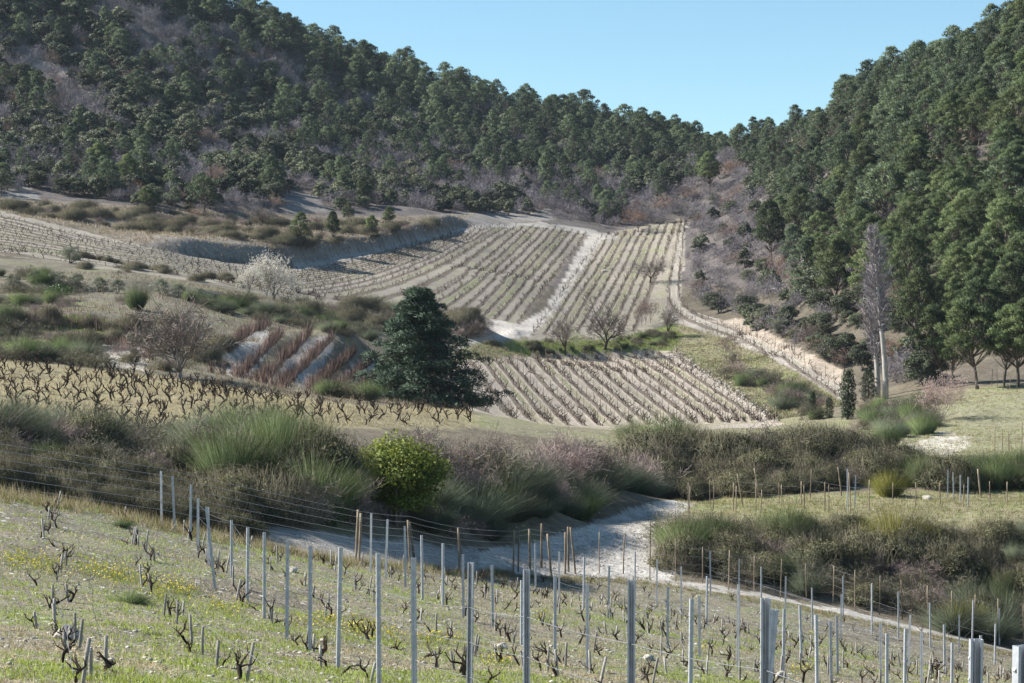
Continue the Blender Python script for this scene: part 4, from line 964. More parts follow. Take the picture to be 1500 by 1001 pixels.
place_at(RB2, 622, 460, 44, 'russet-brown bare tree behind the tip of the big conifer', 'bare tree', 230, 310, wide=1.4)
tussocks([(20,455),(200,465),(330,480),(350,540),(240,545),(120,520)], 60, [DRY, PNK, DRY, BRD], .9, 'among the upper terraces', 130, 185)

# ------------------------------------------------------------------ vines
def vine(seed, th=.28, arms=3, al=.26, rad=.045, spurs=2, name='vine'):
    """gnarled pruned stump: swollen trunk and crooked arms ending in cut spurs"""
    r = np.random.default_rng(seed)
    tr = wander(r, (0, 0, -.12), (.25 * r.normal(), .25 * r.normal(), 1), th + .12, 6, .22); rr_ = rad * np.array([1.1, 1.0, .85, .95, .85, 1.05, 1.15]) * (1 + .12 * r.normal(size=7))
    parts = [('trunk', paths_mesh('vine_trunk', [(tr, rr_)], 6, M['vinewood'], r))]; top = tr[-1]
    for k in range(arms):
        a = 2 * np.pi * (k + .5 * r.random()) / arms + seed; d = unit(np.array([np.cos(a) * (.5 + .6 * r.random()), np.sin(a) * (.5 + .6 * r.random()), .75]))
        L = al * (.65 + .6 * r.random()); b = wander(r, top - [0, 0, .03], d, L, 4, .28, .1); paths = [(b, rad * np.array([.75, .6, .5, .5, .42]))]
        for q in range(spurs):
            dd = unit(np.array([.4 * r.normal(), .4 * r.normal(), 1.0]) + .3 * d); s = b[4 - q] ; paths.append((wander(r, s, dd, .07 + .10 * r.random(), 2, .2), [rad * .32, rad * .25, rad * .2]))
        parts.append(('arm', paths_mesh('vine_arm', paths, 5, M['vinecane'] if k == 0 else M['vinewood'], r)))
    return Proto(name, parts, th + al * .8)
def one_mesh(pr, name, mats):
    """all parts of a small plant as one mesh"""
    V, F, o = [], [], 0
    for _, me in pr.parts:
        v = np.empty(len(me.vertices) * 3); me.vertices.foreach_get('co', v); V.append(v.reshape(-1, 3))
        F += [tuple(i + o for i in p.vertices) for p in me.polygons]; o += len(me.vertices)
    m = bpy.data.meshes.new(name); m.from_pydata(np.concatenate(V).tolist(), [], F); m.materials.append(mats); return m
VN = [vine(401 + i, [.26, .32, .22, .30, .24, .35, .2, .28][i], [3, 2, 4, 3, 2, 3, 3, 4][i], [.22, .26, .2, .24, .3, .22, .26, .2][i], .030) for i in range(8)]
VO = [vine(421 + i, [.42, .5, .36, .46, .4, .54][i], [4, 3, 4, 5, 3, 4][i], [.5, .42, .56, .45, .6, .4][i], .056, 3, name='old_bush_vine') for i in range(6)]

# foreground rows follow the line of the tall posts
post_front = [(1486,7.3,946),(1424,9.2,934),(1120,12,876),(924,14.5,850),(771,17.5,834),(687,20,824),(607,23,817),(555,26,811),(495,29.5,802),(454,32,800),(420,35,793),(387,40,780),(362,44,773),(339,47,762),(306,50,743),(290,53,730)]
ROWDIR = np.array([-.235, 1.0]); ROWDIR /= np.linalg.norm(ROWDIR); ROWN = np.array([ROWDIR[1], -ROWDIR[0]]); ROW0 = np.array([.13, 17.5])
def in_field(x, y, pad=0):
    z = H(x, y); px, py, d = proj(x, y, z)
    return px, py, d, (d > 15) & (d < 90) & (py > np.interp(px, [a for a, b in FIELD_EDGE], [b for a, b in FIELD_EDGE]) + 3 + pad)
r = np.random.default_rng(23); cand = []
for k in range(-12, 22):
    for s in np.arange(-8, 80, 1.35):
        p = ROW0 + ROWN * 1.95 * k + ROWDIR * (s + .6 * (k % 2)) + .14 * r.normal(size=2); cand.append((p[0], p[1], k))
cand = np.array(cand); px, py, d, ok = in_field(cand[:, 0], cand[:, 1]); ok &= (px > -70) & (px < 1570) & (py < 1080)
cand = cand[ok]; px, py, d = px[ok], py[ok], d[ok]; order = np.argsort(d); keep = (r.random(len(cand)) < .88) & (py < 1012) & (px > -15) & (px < 1515)
stub_me = []
M['stub'] = bark_mat('weathered_grey_stake', (.26, .235, .20), (.46, .42, .37), 12, var=.25)
M['wood'] = bark_mat('weathered_round_post', (.17, .125, .085), (.36, .29, .21), 9, var=.25)
for i in range(4):
    rs = np.random.default_rng(450 + i); h = [.34, .42, .28, .48][i]; q = wander(rs, (0, 0, -.12), (.05 * rs.normal(), .05 * rs.normal(), 1), h + .12, 3, .03)
    v, f, _ = tubes([(q, [.024, .024, .023, .021])], 6); stub_me.append(mesh_np('vine_stake', v, f, M['stub']))
nv = 0; VPOS = []; VREST = []
for i in order:
    if not keep[i]: continue
    if nv >= 300: VREST.append((cand[i][0], cand[i][1], Hs(*cand[i][:2]))); continue
    x, y = cand[i][:2]; z = Hs(x, y); VPOS.append((x, y)); inf = 0 < px[i] < 1500; nv += 1
    u = r.random()
    pr = random.choice(VN); lean = r.random() < .25; st = u < .62; na = len(pr.parts) - 1
    pr.place((x, y, z), .34 * (.7 + .55 * r.random()), '%s %s-armed vine stump %s in the grassy foreground rows' % ('leaning' if lean else 'upright', ['', '', 'two', 'three', 'four'][na], 'with a stake beside it' if st else 'without a stake'), 'vine', '%s %s-armed foreground vines %s' % ('leaning' if lean else 'upright', ['', '', 'two', 'three', 'four'][na], 'with stake' if st else 'without stake'), tilt=.30 if lean else .08)
    if u < .62:
        a = r.random() * 6.28; sx, sy = x + .10 * np.cos(a), y + .10 * np.sin(a)
        o = link('vine_stake', random.choice(stub_me), None, (sx, sy, Hs(sx, sy)), r.random() * 6.28); o.rotation_euler = (.07 * r.normal(), .07 * r.normal(), o.rotation_euler[2])
        tag(o, 'short weathered stake tied beside a foreground vine stump', 'stake', 'short stakes of the foreground vines')
if VREST:
    vm = [one_mesh(p, 'foreground_vine', M['vinewood']) for p in VN]; n = len(VREST)
    k = np.array([.34 * (.7 + .55 * r.random()) / .5 for _ in range(n)])
    instancer('far_foreground_vines', 'small dark vine stumps at the far side of the foreground field', [proto_collection('foreground_vine', vm)], VREST, r.random(n) * 6.28, np.stack([k, k, k], 1), r.integers(0, len(vm), n))
# old bush vines on the dry-grass field
gx, gy = [], []
for a in range(60):
    for b in range(50):
        gx.append(-36 + 1.2 * a + .25 * r.normal()); gy.append(84 + 1.35 * b + .25 * r.normal())
gx, gy = np.array(gx), np.array(gy); gz = H(gx, gy); px, py, d = proj(gx, gy, gz)
OLDF = [(-120,526),(0,528),(250,556),(500,596),(690,603),(690,625),(450,622),(250,652),(0,636),(-120,636)]
ok = inside(px, py, OLDF) & (d > 88) & (d < 150) & (px > -15); idx = np.nonzero(ok)[0]; idx = idx[np.argsort(d[idx])]; n = 0
OREST = []
for i in idx:
    if r.random() < .12: continue
    if n >= 300: OREST.append((gx[i], gy[i], gz[i])); continue
    n += 1; random.choice(VO).place((gx[i], gy[i], gz[i]), .78 * (.7 + .5 * r.random()), 'old gnarled bush vine on the straw-coloured field behind the hedge', 'vine', 'old bush vines', tilt=.1)
if OREST:
    vm = [one_mesh(p, 'old_vine', M['vinewood']) for p in VO]; n = len(OREST); k = .78 * (.7 + .5 * r.random(n)) / .85
    instancer('far_old_vines', 'farther old bush vines on the straw-coloured field', [proto_collection('old_vine', vm)], OREST, r.random(n) * 6.28, np.stack([k, k, k], 1), r.integers(0, len(vm), n))
# rows on the far slopes
VF = []
for i in range(5):
    pr = vine(461 + i, .45, 3, .40, .038, 2); VF.append(one_mesh(pr, 'row_vine', M['vinewood']))
def along(row, step):
    seg = np.linalg.norm(np.diff(row[:, :2], axis=0), axis=1); s = np.concatenate([[0], np.cumsum(seg)]); q = np.arange(.5, s[-1], step)
    return np.stack([np.interp(q, s, row[:, k]) for k in range(2)], 1)
pts = []
for blk, rows in BLK.items():
    for i, row in enumerate(rows):
        for q, p in enumerate(along(row, 1.15)):
            if r.random() < (.10 if blk != 'right' else .2): continue
            pts.append((p[0] + .08 * r.normal(), p[1] + .08 * r.normal(), blk, i, q))
xy = np.array([(p[0], p[1]) for p in pts]); z = H(xy[:, 0], xy[:, 1]); px, py, d = proj(xy[:, 0], xy[:, 1], z)
score = np.where((px > 0) & (px < 1500) & (py < 612), d, 1e6); o_ = np.argsort(score); single = set(o_[:300].tolist())
VLB = {'lower': 'brown trellised vine in the straight rows of the lower vineyard', 'strip': 'brown trellised vine in the two rows along the orange cut', 'left': 'brown trellised vine in the level rows under the dry bank', 'fan': 'brown trellised vine in the fan of rows', 'right': 'brown trellised vine in the rows between the two lanes'}
rest = []
for i, p in enumerate(pts):
    h = r.uniform(.6, 1.2)
    if i in single:
        o = link('trellised_vine', random.choice(VF), None, (p[0], p[1], z[i]), r.random() * 6.28, h); tag(o, VLB[p[2]], 'vine', 'vines of the %s rows' % p[2])
    else: rest.append((p[0], p[1], z[i], h))
rest = np.array(rest)
instancer('far_vine_rows', 'brown vines of all the farther rows on the slopes', [proto_collection('row_vine', VF)], rest[:, :3], r.random(len(rest)) * 6.28, np.repeat(rest[:, 3:4], 3, 1), r.integers(0, 5, len(rest)))
# brown unpruned vines on the terraces
UV = [tuft(481 + i, 1.25, .9, 60, 'cane_brown', .35, .011, 'unpruned_vine', arch=.05) for i in range(3)]
for pl, d0, d1 in [([(-30,472),(100,470),(205,486)], 140, 180), ([(-30,478),(100,476),(205,494)], 140, 180), ([(60,498),(160,500),(225,530)], 130, 170), ([(330,520),(362,490),(396,478)], 140, 190), ([(345,560),(385,520),(412,492)], 140, 190), ([(372,572),(420,528),(455,490)], 140, 190), ([(400,585),(450,535),(488,495)], 140, 190),
                   ([(440,590),(490,545),(520,518)], 140, 200), ([(470,600),(515,558),(550,525)], 140, 200), ([(500,600),(540,568),(560,540)], 140, 200), ([(300,545),(350,552),(420,570)], 130, 170)]:
    row = row_on_ground(pl, d0, d1, 8)
    for p in along(row, .85):
        random.choice(UV).place((p[0], p[1], Hs(p[0], p[1]) - .03), 1.25 * (.75 + .45 * r.random()), 'reddish unpruned vine in the short rows of the stepped terraces', 'vine', 'unpruned terrace vines', wide=1.1)

# ------------------------------------------------------------------ posts and wires
m, nt, out = new_mat('galvanised_steel'); g = NT(nt); pos = g.n('TexCoord').outputs['Object']; n_ = g.noise(pos, 9, 4, .7)
mp = g.n('Mapping'); g.link(pos, mp.inputs[0]); mp.inputs['Scale'].default_value = (20, 20, 1.2); n2_ = g.noise(mp.outputs[0], 3, 3)
cc = g.mix(g.ramp(n_, .3, .7), (.42, .43, .45), (.60, .61, .63)); cc = g.mix(g.math('MULTIPLY', g.ramp(n2_, .58, .75), .35), cc, (.30, .24, .18))
diffuse_out(g, out, cc, .55, n_, .01, .3, .4, .35); M['steel'] = m
def steel_post(h, w=.058):
    """folded sheet post: open channel with turned lips and wire notches"""
    t = .003; dp = w * .62; pr_ = [(-w/2, 0), (-w/2, dp), (-w/2 + .012, dp), (-w/2 + .012, dp - t), (-w/2 + t, dp - t), (-w/2 + t, t), (-.008, t), (-.005, .008), (.005, .008), (.008, t), (w/2 - t, t), (w/2 - t, dp - t), (w/2 - .012, dp - t), (w/2 - .012, dp), (w/2, dp), (w/2, 0), (.008, 0), (.005, .005), (-.005, .005), (-.008, 0)]
    n = len(pr_); V, F = [], []
    zs = [-.3, h]
    for z_ in zs: V += [(a, b - dp / 2, z_) for a, b in pr_]
    F = [(i, (i + 1) % n, n + (i + 1) % n, n + i) for i in range(n)] + [tuple(range(n, 2 * n))]
    k = len(V)
    for q in range(int(h / .1) - 3):                         # wire hooks on both edges
        z_ = .35 + .1 * q
        for sx in (-1, 1):
            x0 = sx * w / 2; V += [(x0, -.006, z_), (x0, .006, z_), (x0 + sx * .007, .006, z_ + .012), (x0 + sx * .007, -.006, z_ + .012), (x0, -.006, z_ + .022), (x0, .006, z_ + .022)]
            F += [(k, k + 1, k + 2, k + 3), (k + 3, k + 2, k + 5, k + 4)]; k += 6
    me = bpy.data.meshes.new('steel_post'); me.from_pydata(V, [], F); me.materials.append(M['steel']); return me
STEEL = steel_post(1.75)
def wood_post(h, seed, rad=.045):
    rs = np.random.default_rng(seed); q = wander(rs, (0, 0, -.3), (.01 * rs.normal(), .01 * rs.normal(), 1), h + .3, 6, .012); rr_ = rad * (1 + .05 * rs.normal(size=7))
    v, f, _ = tubes([(q, rr_)], 8); return mesh_np('wood_post', v, f, M['wood'])
WOOD = [wood_post(1.75, 501 + i, [.045, .038, .05][i]) for i in range(3)]; THIN = [wood_post(1.75, 511 + i, [.028, .024][i]) for i in range(2)]
def post(px, top, base, kind, label, group, d0=3, d1=130, lean=0.0, name=None, D=None):
    if D is None: x, y, z = cast(px, base, d0, d1); D = float(proj(np.array(x), np.array(y), np.array(z))[2])
    else:
        x, y, _z = P(px, top, D); z = Hs(x, y)
    topz = P(px, top, D)[2]; h = float(np.clip(topz - z, 1.1, 2.5))
    me = STEEL if kind == 's' else random.choice(WOOD if kind == 'w' else THIN)
    o = link(name or {'s': 'steel_post', 'w': 'wood_post', 't': 'thin_wood_post'}[kind], me, None, (x, y, z), (math.pi if D < 21 else 0) + r.uniform(-.45, .45) if kind == 's' else r.random() * 6.28, (1, 1, h / 1.75))
    o.rotation_euler = (.02 * r.normal(), lean + .012 * r.normal(), o.rotation_euler[2]) if kind != 's' else (.015 * r.normal(), lean + .012 * r.normal(), o.rotation_euler[2])
    if lean: o.rotation_euler[2] = 0
    tag(o, label, 'post', group); return (x, y, z, h)
frontp = []
ORD = 'first second third fourth fifth sixth seventh eighth ninth tenth eleventh twelfth thirteenth fourteenth fifteenth sixteenth seventeenth eighteenth nineteenth twentieth'.split()
for k_, (px, D, top) in enumerate(post_front):
    frontp.append(post(px, top, 0, 's', ORD[15 - k_] + ' tall steel post of the front trellis row, counted from the lane', None, D=D))
post(315, 742, 862, 's', 'steel post leaning against its upright neighbour in the front row', None, lean=-.09)
post(1106, 892, 1100, 's', 'slanting steel brace post beside a tall front-row post', None, D=14.5, lean=.07)
for a, b, c in [(237,690,772),(256,697,778),(279,710,790)]:
    post(a, b, c, 's', 'steel post in the group of three at the lane edge', 'three lane-edge steel posts', 50, 75)
mids = [(543,752,838),(565,761,848),(594,771,860),(619,784,878),(649,796,888),(679,812,905),(722,828,918),(764,850,945),(785,796,868),(819,808,880),(813,843,965),(861,856,983),(855,816,892),(891,829,907),(930,808,880),(962,819,886),(978,859,950),(998,830,898),(1011,877,1030),(1025,873,965),(1035,844,916),(1041,808,874),
        (1082,819,885),(1081,856,980),(1115,830,898),(1150,844,907),(1147,892,992),(1174,887,968),(1190,861,922),(1197,901,1020),(1218,909,1010),(1232,871,937),(1235,844,905),(1227,901,988),(1277,855,930),(1290,913,992),(1299,928,1022),(1316,867,934),(1325,921,1018),(1331,901,975),(1350,925,1005),(1363,883,949),(1384,915,988),(1394,942,1012),(1405,901,958),(1424,879,945),(1436,931,1002),(1457,914,973),(1464,891,945)]
for a, b, c in mids: post(a, b, c, 's', 'slender steel post in the farther trellis rows of the foreground field', 'farther steel posts of the foreground field', 15, 84)
ends = [(521,747,823),(526,752,822),(601,762,828),(673,773,838),(752,777,840),(759,779,838),(776,775,835),(793,767,832),(828,780,841),(833,772,838),(878,779,840),(913,783,841),(952,743,850),(990,792,853),(1029,801,855),(1067,806,864),(1105,815,868),(1143,819,877),(1181,825,880),(1220,829,884),(1252,835,895),(1288,844,901),(1322,850,908),(1359,858,916),(1394,865,925),(1428,871,930),(1462,877,940),(1500,884,950),(1540,892,958)]
endp = [post(a, b, c, 'w' if a < 850 else 't', ORD[k_] + ' round wooden end post along the lane, counted from the steel posts' if a < 850 else ORD[k_ - 10] + ' thin wooden post along the white path, counted from the track bend', None, 55, 92) for k_, (a, b, c) in enumerate(ends)]
for a, b, c, ln in [(608,764,826,-.12),(680,775,838,-.10),(808,782,846,-.10),(843,772,841,-.07)]:
    post(a, b, c, 'w', 'slanting wooden brace post at the lane end of a row', 'slanting brace posts', 55, 92, ln)
strip = [(1008,707,757,'t'),(1010,712,760,'t'),(1040,703,743,'t'),(1045,712,745,'t'),(1069,692,730,'t'),(1074,707,750,'t'),(1078,712,763,'t'),(1107,707,752,'t'),(1114,718,758,'t'),(1141,707,738,'t'),(1145,711,740,'t'),(1174,705,740,'t'),(1178,711,744,'t'),(1187,688,730,'t'),(1208,706,750,'t'),(1214,710,752,'t'),(1242,687,748,'s'),(1246,692,752,'t'),(1252,697,743,'s'),(1273,703,748,'t'),(1308,707,743,'t'),(1341,707,743,'t'),(1377,707,740,'t'),(1388,688,731,'s'),(1397,692,732,'s'),(1407,696,735,'s'),(1411,710,743,'t'),(1418,699,742,'s'),(1450,705,738,'t'),(1475,706,738,'t')]
strp = [post(a, b, c, k, 'thin wooden stake on the green strip' if k == 't' else 'steel post on the green strip', 'stakes of the green strip' if k == 't' else 'steel posts of the green strip', 92, 122) for a, b, c, k in strip]
for a, b, c, ln in [(1088,693,742,-.13),(1113,685,730,-.15),(1233,684,727,-.10),(1437,687,730,-.12)]:
    post(a, b, c, 'w', 'slanting brace post at the back of the green strip', 'slanting posts of the green strip', 92, 122, ln)
for a, b, c in [(1453,541,568),(1461,540,570),(1470,541,572),(1479,543,572),(1490,547,575)]: post(a, b, c, 't', 'wooden fence stake between the stony meadow and the pines', 'meadow fence stakes', 120, 240)
for a, b, c in [(1457,622,662),(1468,628,664),(1478,632,664),(1497,618,668)]: post(a, b, c, 't', 'thin stake in the lower grass of the stony meadow', 'meadow stakes', 110, 200)
# stakes in the far rows
SK = [wood_post(1.75, 521, .03)]; ns = 0; far_s = []
for blk, rows in BLK.items():
    for i, row in enumerate(rows):
        if blk not in ('lower', 'strip', 'right'): continue
        for p in along(row, 5.2 if blk != 'strip' else 4.4):
            z_ = Hs(*p); a, b, d_ = [float(q) for q in proj(np.array(p[0]), np.array(p[1]), np.array(z_))]
            if blk == 'right' and i % 3: continue
            if blk == 'right' or (blk == 'lower' and i % 2): far_s.append((p[0], p[1], z_)); continue
            o = link('row_stake', SK[0], None, (p[0], p[1], z_), 0, (1.0, 1.0, .75 if blk != 'strip' else .9)); ns += 1
            tag(o, {'lower': 'thin stake among the vines of the lower vineyard', 'strip': 'thin stake in the rows along the orange cut', 'right': 'thin stake in the rows between the two lanes'}[blk], 'stake', 'stakes of the %s rows' % blk)
far_s = np.array(far_s); instancer('far_row_stakes', 'thin stakes of the farther vine rows', [proto_collection('far_stake', SK)], far_s, np.zeros(len(far_s)), np.tile([1, 1, .75], (len(far_s), 1)), np.zeros(len(far_s), int))
# wires
m, nt, out = new_mat('trellis_wire_steel'); g = NT(nt); diffuse_out(g, out, (.30, .30, .31), .5, None, spec=.4, metal=.4); M['wire'] = m
def wire(points, label, group, rad=.0032, sag=.02):
    P_ = []
    for a, b in zip(points[:-1], points[1:]):
        a, b = np.array(a), np.array(b)
        for t in (0, .25, .5, .75): P_.append(a + (b - a) * t - np.array([0, 0, sag * 4 * t * (1 - t)]))
    P_.append(np.array(points[-1])); v, f, _ = tubes([(np.array(P_), np.full(len(P_), rad))], 3, False)
    o = link('trellis_wire', mesh_np('trellis_wire', v, f, M['wire'])); tag(o, label, 'wire', group); return o
HN = {.6: 'lowest', .95: 'middle', 1.3: 'upper', 1.65: 'top', .45: 'lowest', .8: 'middle', 1.15: 'upper', 1.5: 'top'}
for hh in (.6, .95, 1.3): wire([(x, y, z + hh) for x, y, z, h in frontp], HN[hh] + ' wire strung along the front steel posts', None)
def line_posts(lst): return sorted(lst, key=lambda q: q[0])
e2 = line_posts([e for e, s in zip(endp, ends) if s[0] >= 850])
for hh in (.45, .8, 1.15, 1.5): wire([(x, y, z + hh) for x, y, z, h in e2], HN[hh] + ' wire along the thin posts by the white path', None, .004)
# wires of the lane edge, running on past the frame to the next post up the slope
e1 = line_posts([e for e, s in zip(endp, ends) if s[0] in (521, 601, 673, 752, 776, 828)])
far = [cast(-240, 700, 45, 80)]; x, y, z = far[0]
tag(link('wood_post', WOOD[0], None, (x, y, z), 0, (1, 1, 1.1)), 'wooden post ending the lane-edge wires high on the field corner', 'post')
mid = [(cast(237, 772, 50, 75))]
for hh in (.5, .75, 1.0, 1.25, 1.5, 1.7): wire([(x, y, z + hh)] + [(q[0], q[1], q[2] + hh) for q in mid] + [(q[0], q[1], q[2] + hh) for q in e1], '%s of the six lane-edge wires between field and hedge' % {.5: 'lowest', .75: 'second lowest', 1.0: 'third lowest', 1.25: 'third highest', 1.5: 'second highest', 1.7: 'highest'}[hh] , None, .007, .03)
for q in range(3):
    k0 = [k for k in range(len(mids)) if k % 3 == q and mids[k][0] > 800]
    rowp = sorted([cast(mids[k][0], mids[k][2], 15, 84) for k in k0], key=lambda t: t[0])
    for hh in (.6, 1.1): wire([(x, y, z + hh) for x, y, z in rowp], 'thin wire on the farther steel posts, ' + ['sagging near the stumps', 'in the middle of the field', 'near the white path'][q] + (', low' if hh < 1 else ', high'), None, .0035)
# row wires seen crossing the grass at the left of the front row
for k, nm in ((-4, 'sixth'), (-3, 'fourth'), (-2, 'second'), (-1, 'first')):
    pl = [ROW0 + ROWN * 1.95 * k + ROWDIR * s for s in np.arange(0, 36, 5.0)]
    wire([(p[0], p[1], Hs(*p) + .5) for p in pl], nm + ' low wire strung over the vine stumps uphill of the front posts', None, .0035)
s2 = line_posts(strp)
for hh in (.5, 1.0): wire([(x, y, z + hh) for x, y, z, h in s2[::3]], ('lower' if hh < 1 else 'upper') + ' wire strung along the stakes of the green strip', None, .004)

# ------------------------------------------------------------------ grass, flowers and stones of the foreground field
r = np.random.default_rng(31)
def field_points(n, d0, d1, pad=0, px0=-120, px1=1620):
    """even scatter over the field, thinned with distance"""
    X, Y, D = [], [], []
    while sum(map(len, X)) < n:
        d = d0 * (d1 / d0) ** r.random(20000); a = np.radians(r.uniform(-17, 17, 20000)); x = d * np.sin(a); y = d * np.cos(a)
        px, py, dd, ok = in_field(x, y, pad); ok &= (px > px0) & (px < px1) & (py < 1080)
        X.append(x[ok]); Y.append(y[ok]); D.append(dd[ok])
    X, Y, D = np.concatenate(X)[:n], np.concatenate(Y)[:n], np.concatenate(D)[:n]; return X, Y, H(X, Y), D
def grass(name, label, x, y, z, h, w, mat, per, lean=.5):
    n = len(x) * per; k = np.repeat(np.arange(len(x)), per); base = np.stack([x[k], y[k], z[k] - .01], 1); base[:, :2] += .045 * r.normal(size=(n, 2)) * (1 + 6 * h[k])[:, None]
    d = unit(np.array([0, 0, 1.]) + lean * r.normal(size=(n, 3))); d[:, 2] = np.abs(d[:, 2])
    v, f = blades(r, base, d, h[k] * (.5 + .9 * r.random(n)), w[k])
    nr = unit(.35 * d + np.array([-.1, 0, 1.]) + .35 * r.normal(size=(n, 3)))
    o = link(name, mesh_np(name, v, f, M[mat], np.repeat(np.clip(.5 + .35 * r.normal(size=len(x)), 0, 1)[k], 3), np.repeat(nr, 3, 0))); o['label'] = label; o['kind'] = 'stuff'; return o
x, y, z, d = field_points(42000, 18, 88); gp = fbm(x * .45, y * .45, 91) + .5 * fbm(x * 1.7, y * 1.7, 95)
m = gp > -.12; grass('field_grass', 'short green grass of the foreground vineyard', x[m], y[m], z[m], .05 + .10 * np.clip(gp[m], 0, 1) * r.random(m.sum()), .009 + .00016 * d[m], 'grass', 5, .6)
m = ~m | (r.random(len(x)) < .08); grass('field_straw', 'dry straw grass of the foreground vineyard', x[m], y[m], z[m], .05 + .05 * r.random(m.sum()), .008 + .00016 * d[m], 'straw', 4, .9)
# rough grass along the field edge
X, Y = [], []
for px in np.arange(-100, 1600, 1.6):
    e = np.interp(px, [a for a, b in FIELD_EDGE], [b for a, b in FIELD_EDGE]); q = cast(px, e + 2 + abs(3.5 * r.normal()), 20, 95); X.append(q[0] + .3 * r.normal()); Y.append(q[1] + .3 * r.normal())
X, Y = np.array(X), np.array(Y); grass('edge_grass', 'long pale grass along the lane edge of the foreground field', X, Y, H(X, Y), np.where(X < 0, .30, .16) * (.5 + r.random(len(X))), np.full(len(X), .011), 'straw', 26, .45)
m = r.random(len(X)) < .5; grass('edge_weeds', 'green weeds along the lane edge of the foreground field', X[m], Y[m], H(X[m], Y[m]), np.where(X[m] < 0, .22, .12) * (.5 + r.random(m.sum())), np.full(m.sum(), .011), 'grass', 18, .55)
# grass on the old bush-vine field, the strip and the meadow
def patch(name, label, poly, n, d0, d1, h, w, mat, per=6, lean=.5):
    xs = [q[0] for q in poly]; ys = [q[1] for q in poly]; X, Y = [], []
    for d_ in range(40):
        # sample in plan, test in the picture
        dd = r.uniform(d0, d1, 20000); a = (r.uniform(min(xs), max(xs), 20000) - 750) / FPX; x = a * dd; y = dd; z = H(x, y); px, py, _d = proj(x, y, z); ok = inside(px, py, poly); X.append(x[ok]); Y.append(y[ok])
        if sum(map(len, X)) > n: break
    X, Y = np.concatenate(X)[:n], np.concatenate(Y)[:n]; grass(name, label, X, Y, H(X, Y), h * (.5 + r.random(len(X))), np.full(len(X), w), mat, per, lean)
patch('straw_field_grass', 'straw-coloured grass between the old bush vines', [(-120,526),(0,528),(250,556),(500,594),(690,601),(690,625),(450,625),(250,655),(0,640),(-120,640)], 9000, 88, 150, .17, .022, 'straw', 6)
patch('strip_grass', 'green grass of the strip between the two hedges', [(985,728),(1500,716),(1650,716),(1650,776),(1200,774),(1000,770)], 4000, 93, 119, .12, .02, 'grass', 6)
patch('strip_straw', 'dry grass of the strip between the two hedges', [(985,728),(1500,716),(1650,716),(1650,776),(1200,774),(1000,770)], 4000, 93, 119, .15, .02, 'straw', 6)
patch('meadow_grass', 'thin grass of the stony meadow below the pines', [(1230,650),(1290,605),(1400,570),(1500,560),(1620,560),(1620,690),(1500,700),(1350,690)], 6000, 118, 200, .14, .028, 'straw', 6)
patch('meadow_weeds', 'green weeds of the stony meadow below the pines', [(1230,650),(1290,605),(1400,570),(1500,560),(1620,560),(1620,690),(1500,700),(1350,690)], 3500, 118, 200, .12, .028, 'grass', 6)
patch('bank_grass', 'dry grass on the banks round the lower vineyard', [(990,478),(1060,488),(1150,535),(1235,592),(1190,618),(1140,614),(985,512),(690,528),(690,508)], 5000, 195, 330, .3, .05, 'straw_dark', 5)
patch('bank_weeds', 'green weeds on the banks round the lower vineyard', [(990,478),(1060,488),(1150,535),(1235,592),(1190,618),(1140,614),(985,512),(690,528),(690,508)], 3500, 195, 330, .25, .05, 'grass', 5)
patch('terrace_grass', 'dry grass on the terrace banks and olive shelf', [(-60,395),(200,400),(420,440),(560,490),(640,500),(640,600),(520,600),(250,550),(-60,520)], 9000, 125, 290, .3, .04, 'straw_dark', 5)
patch('slope_grass', 'dry grass of the long bank under the wooded hill', [(-100,285),(215,305),(560,320),(700,314),(640,342),(430,385),(330,380),(200,355),(-100,290)], 6000, 290, 450, .45, .07, 'straw_dark', 5)
patch('track_grass', 'sparse grass on the crown and verge of the white track bend', [(720,826),(800,812),(880,788),(930,760),(985,742),(1000,752),(975,800),(985,838),(950,838),(960,800),(900,815),(800,835)], 700, 74, 122, .09, .016, 'straw', 7, .7)
patch('bank_green', 'fresh grass on the bank above the lower vineyard', [(690,508),(985,486),(1000,496),(985,512),(700,526)], 2500, 262, 330, .28, .05, 'grass', 6)
# prunings left lying between the rows
x, y, z, d = field_points(1500, 18, 85); n = len(x); a = r.random(n) * 6.283; L_ = .06 + .14 * r.random(n); b0 = np.stack([x, y, z + .015], 1); dv = np.stack([np.cos(a), np.sin(a), .12 * r.normal(size=n)], 1)
v, f = blades(r, b0, unit(dv), L_, .012 + .0001 * d); o = link('prunings', mesh_np('prunings', v, f, M['cane_brown'], np.repeat(r.random(n), 3))); o['label'] = 'brown vine prunings lying in the foreground grass'; o['kind'] = 'stuff'
# yellow flowers in drifts
FL = [(20,822,26,8),(60,826,34,10),(85,835,30,8),(150,838,26,8),(165,850,16,8),(175,846,20,8),(230,855,24,10),(255,862,22,10),(240,868,20,10),(310,890,16,8),(345,895,16,8),(470,912,24,8),(500,925,36,12),(530,920,20,8),(640,938,24,8),(730,973,14,5),(560,930,20,8),(1035,955,10,5),(1170,985,14,6),(1185,930,14,5),(800,905,14,6),(280,870,14,6),(1130,950,10,4)]
X, Y = [], []
for px, py, sx, sy in FL:
    for _ in range(int(sx * 3.5)):
        q = cast(px + sx * .9 * r.normal(), py + sy * .8 * r.normal(), 15, 90); X.append(q[0]); Y.append(q[1])
X, Y = np.array(X), np.array(Y); n = len(X); c = np.stack([X, Y, H(X, Y) + .07 + .10 * r.random(n)], 1); v, f = quads_leaf(r, c, unit(np.array([0, 0, 1.]) + .7 * r.normal(size=(n, 3))), .035 + .02 * r.random(n), .03 + .015 * r.random(n))
o = link('yellow_flowers', mesh_np('yellow_flowers', v, f, M['flower'], np.repeat(r.random(n), 4))); o['label'] = 'drifts of small yellow flowers in the foreground grass'; o['kind'] = 'stuff'
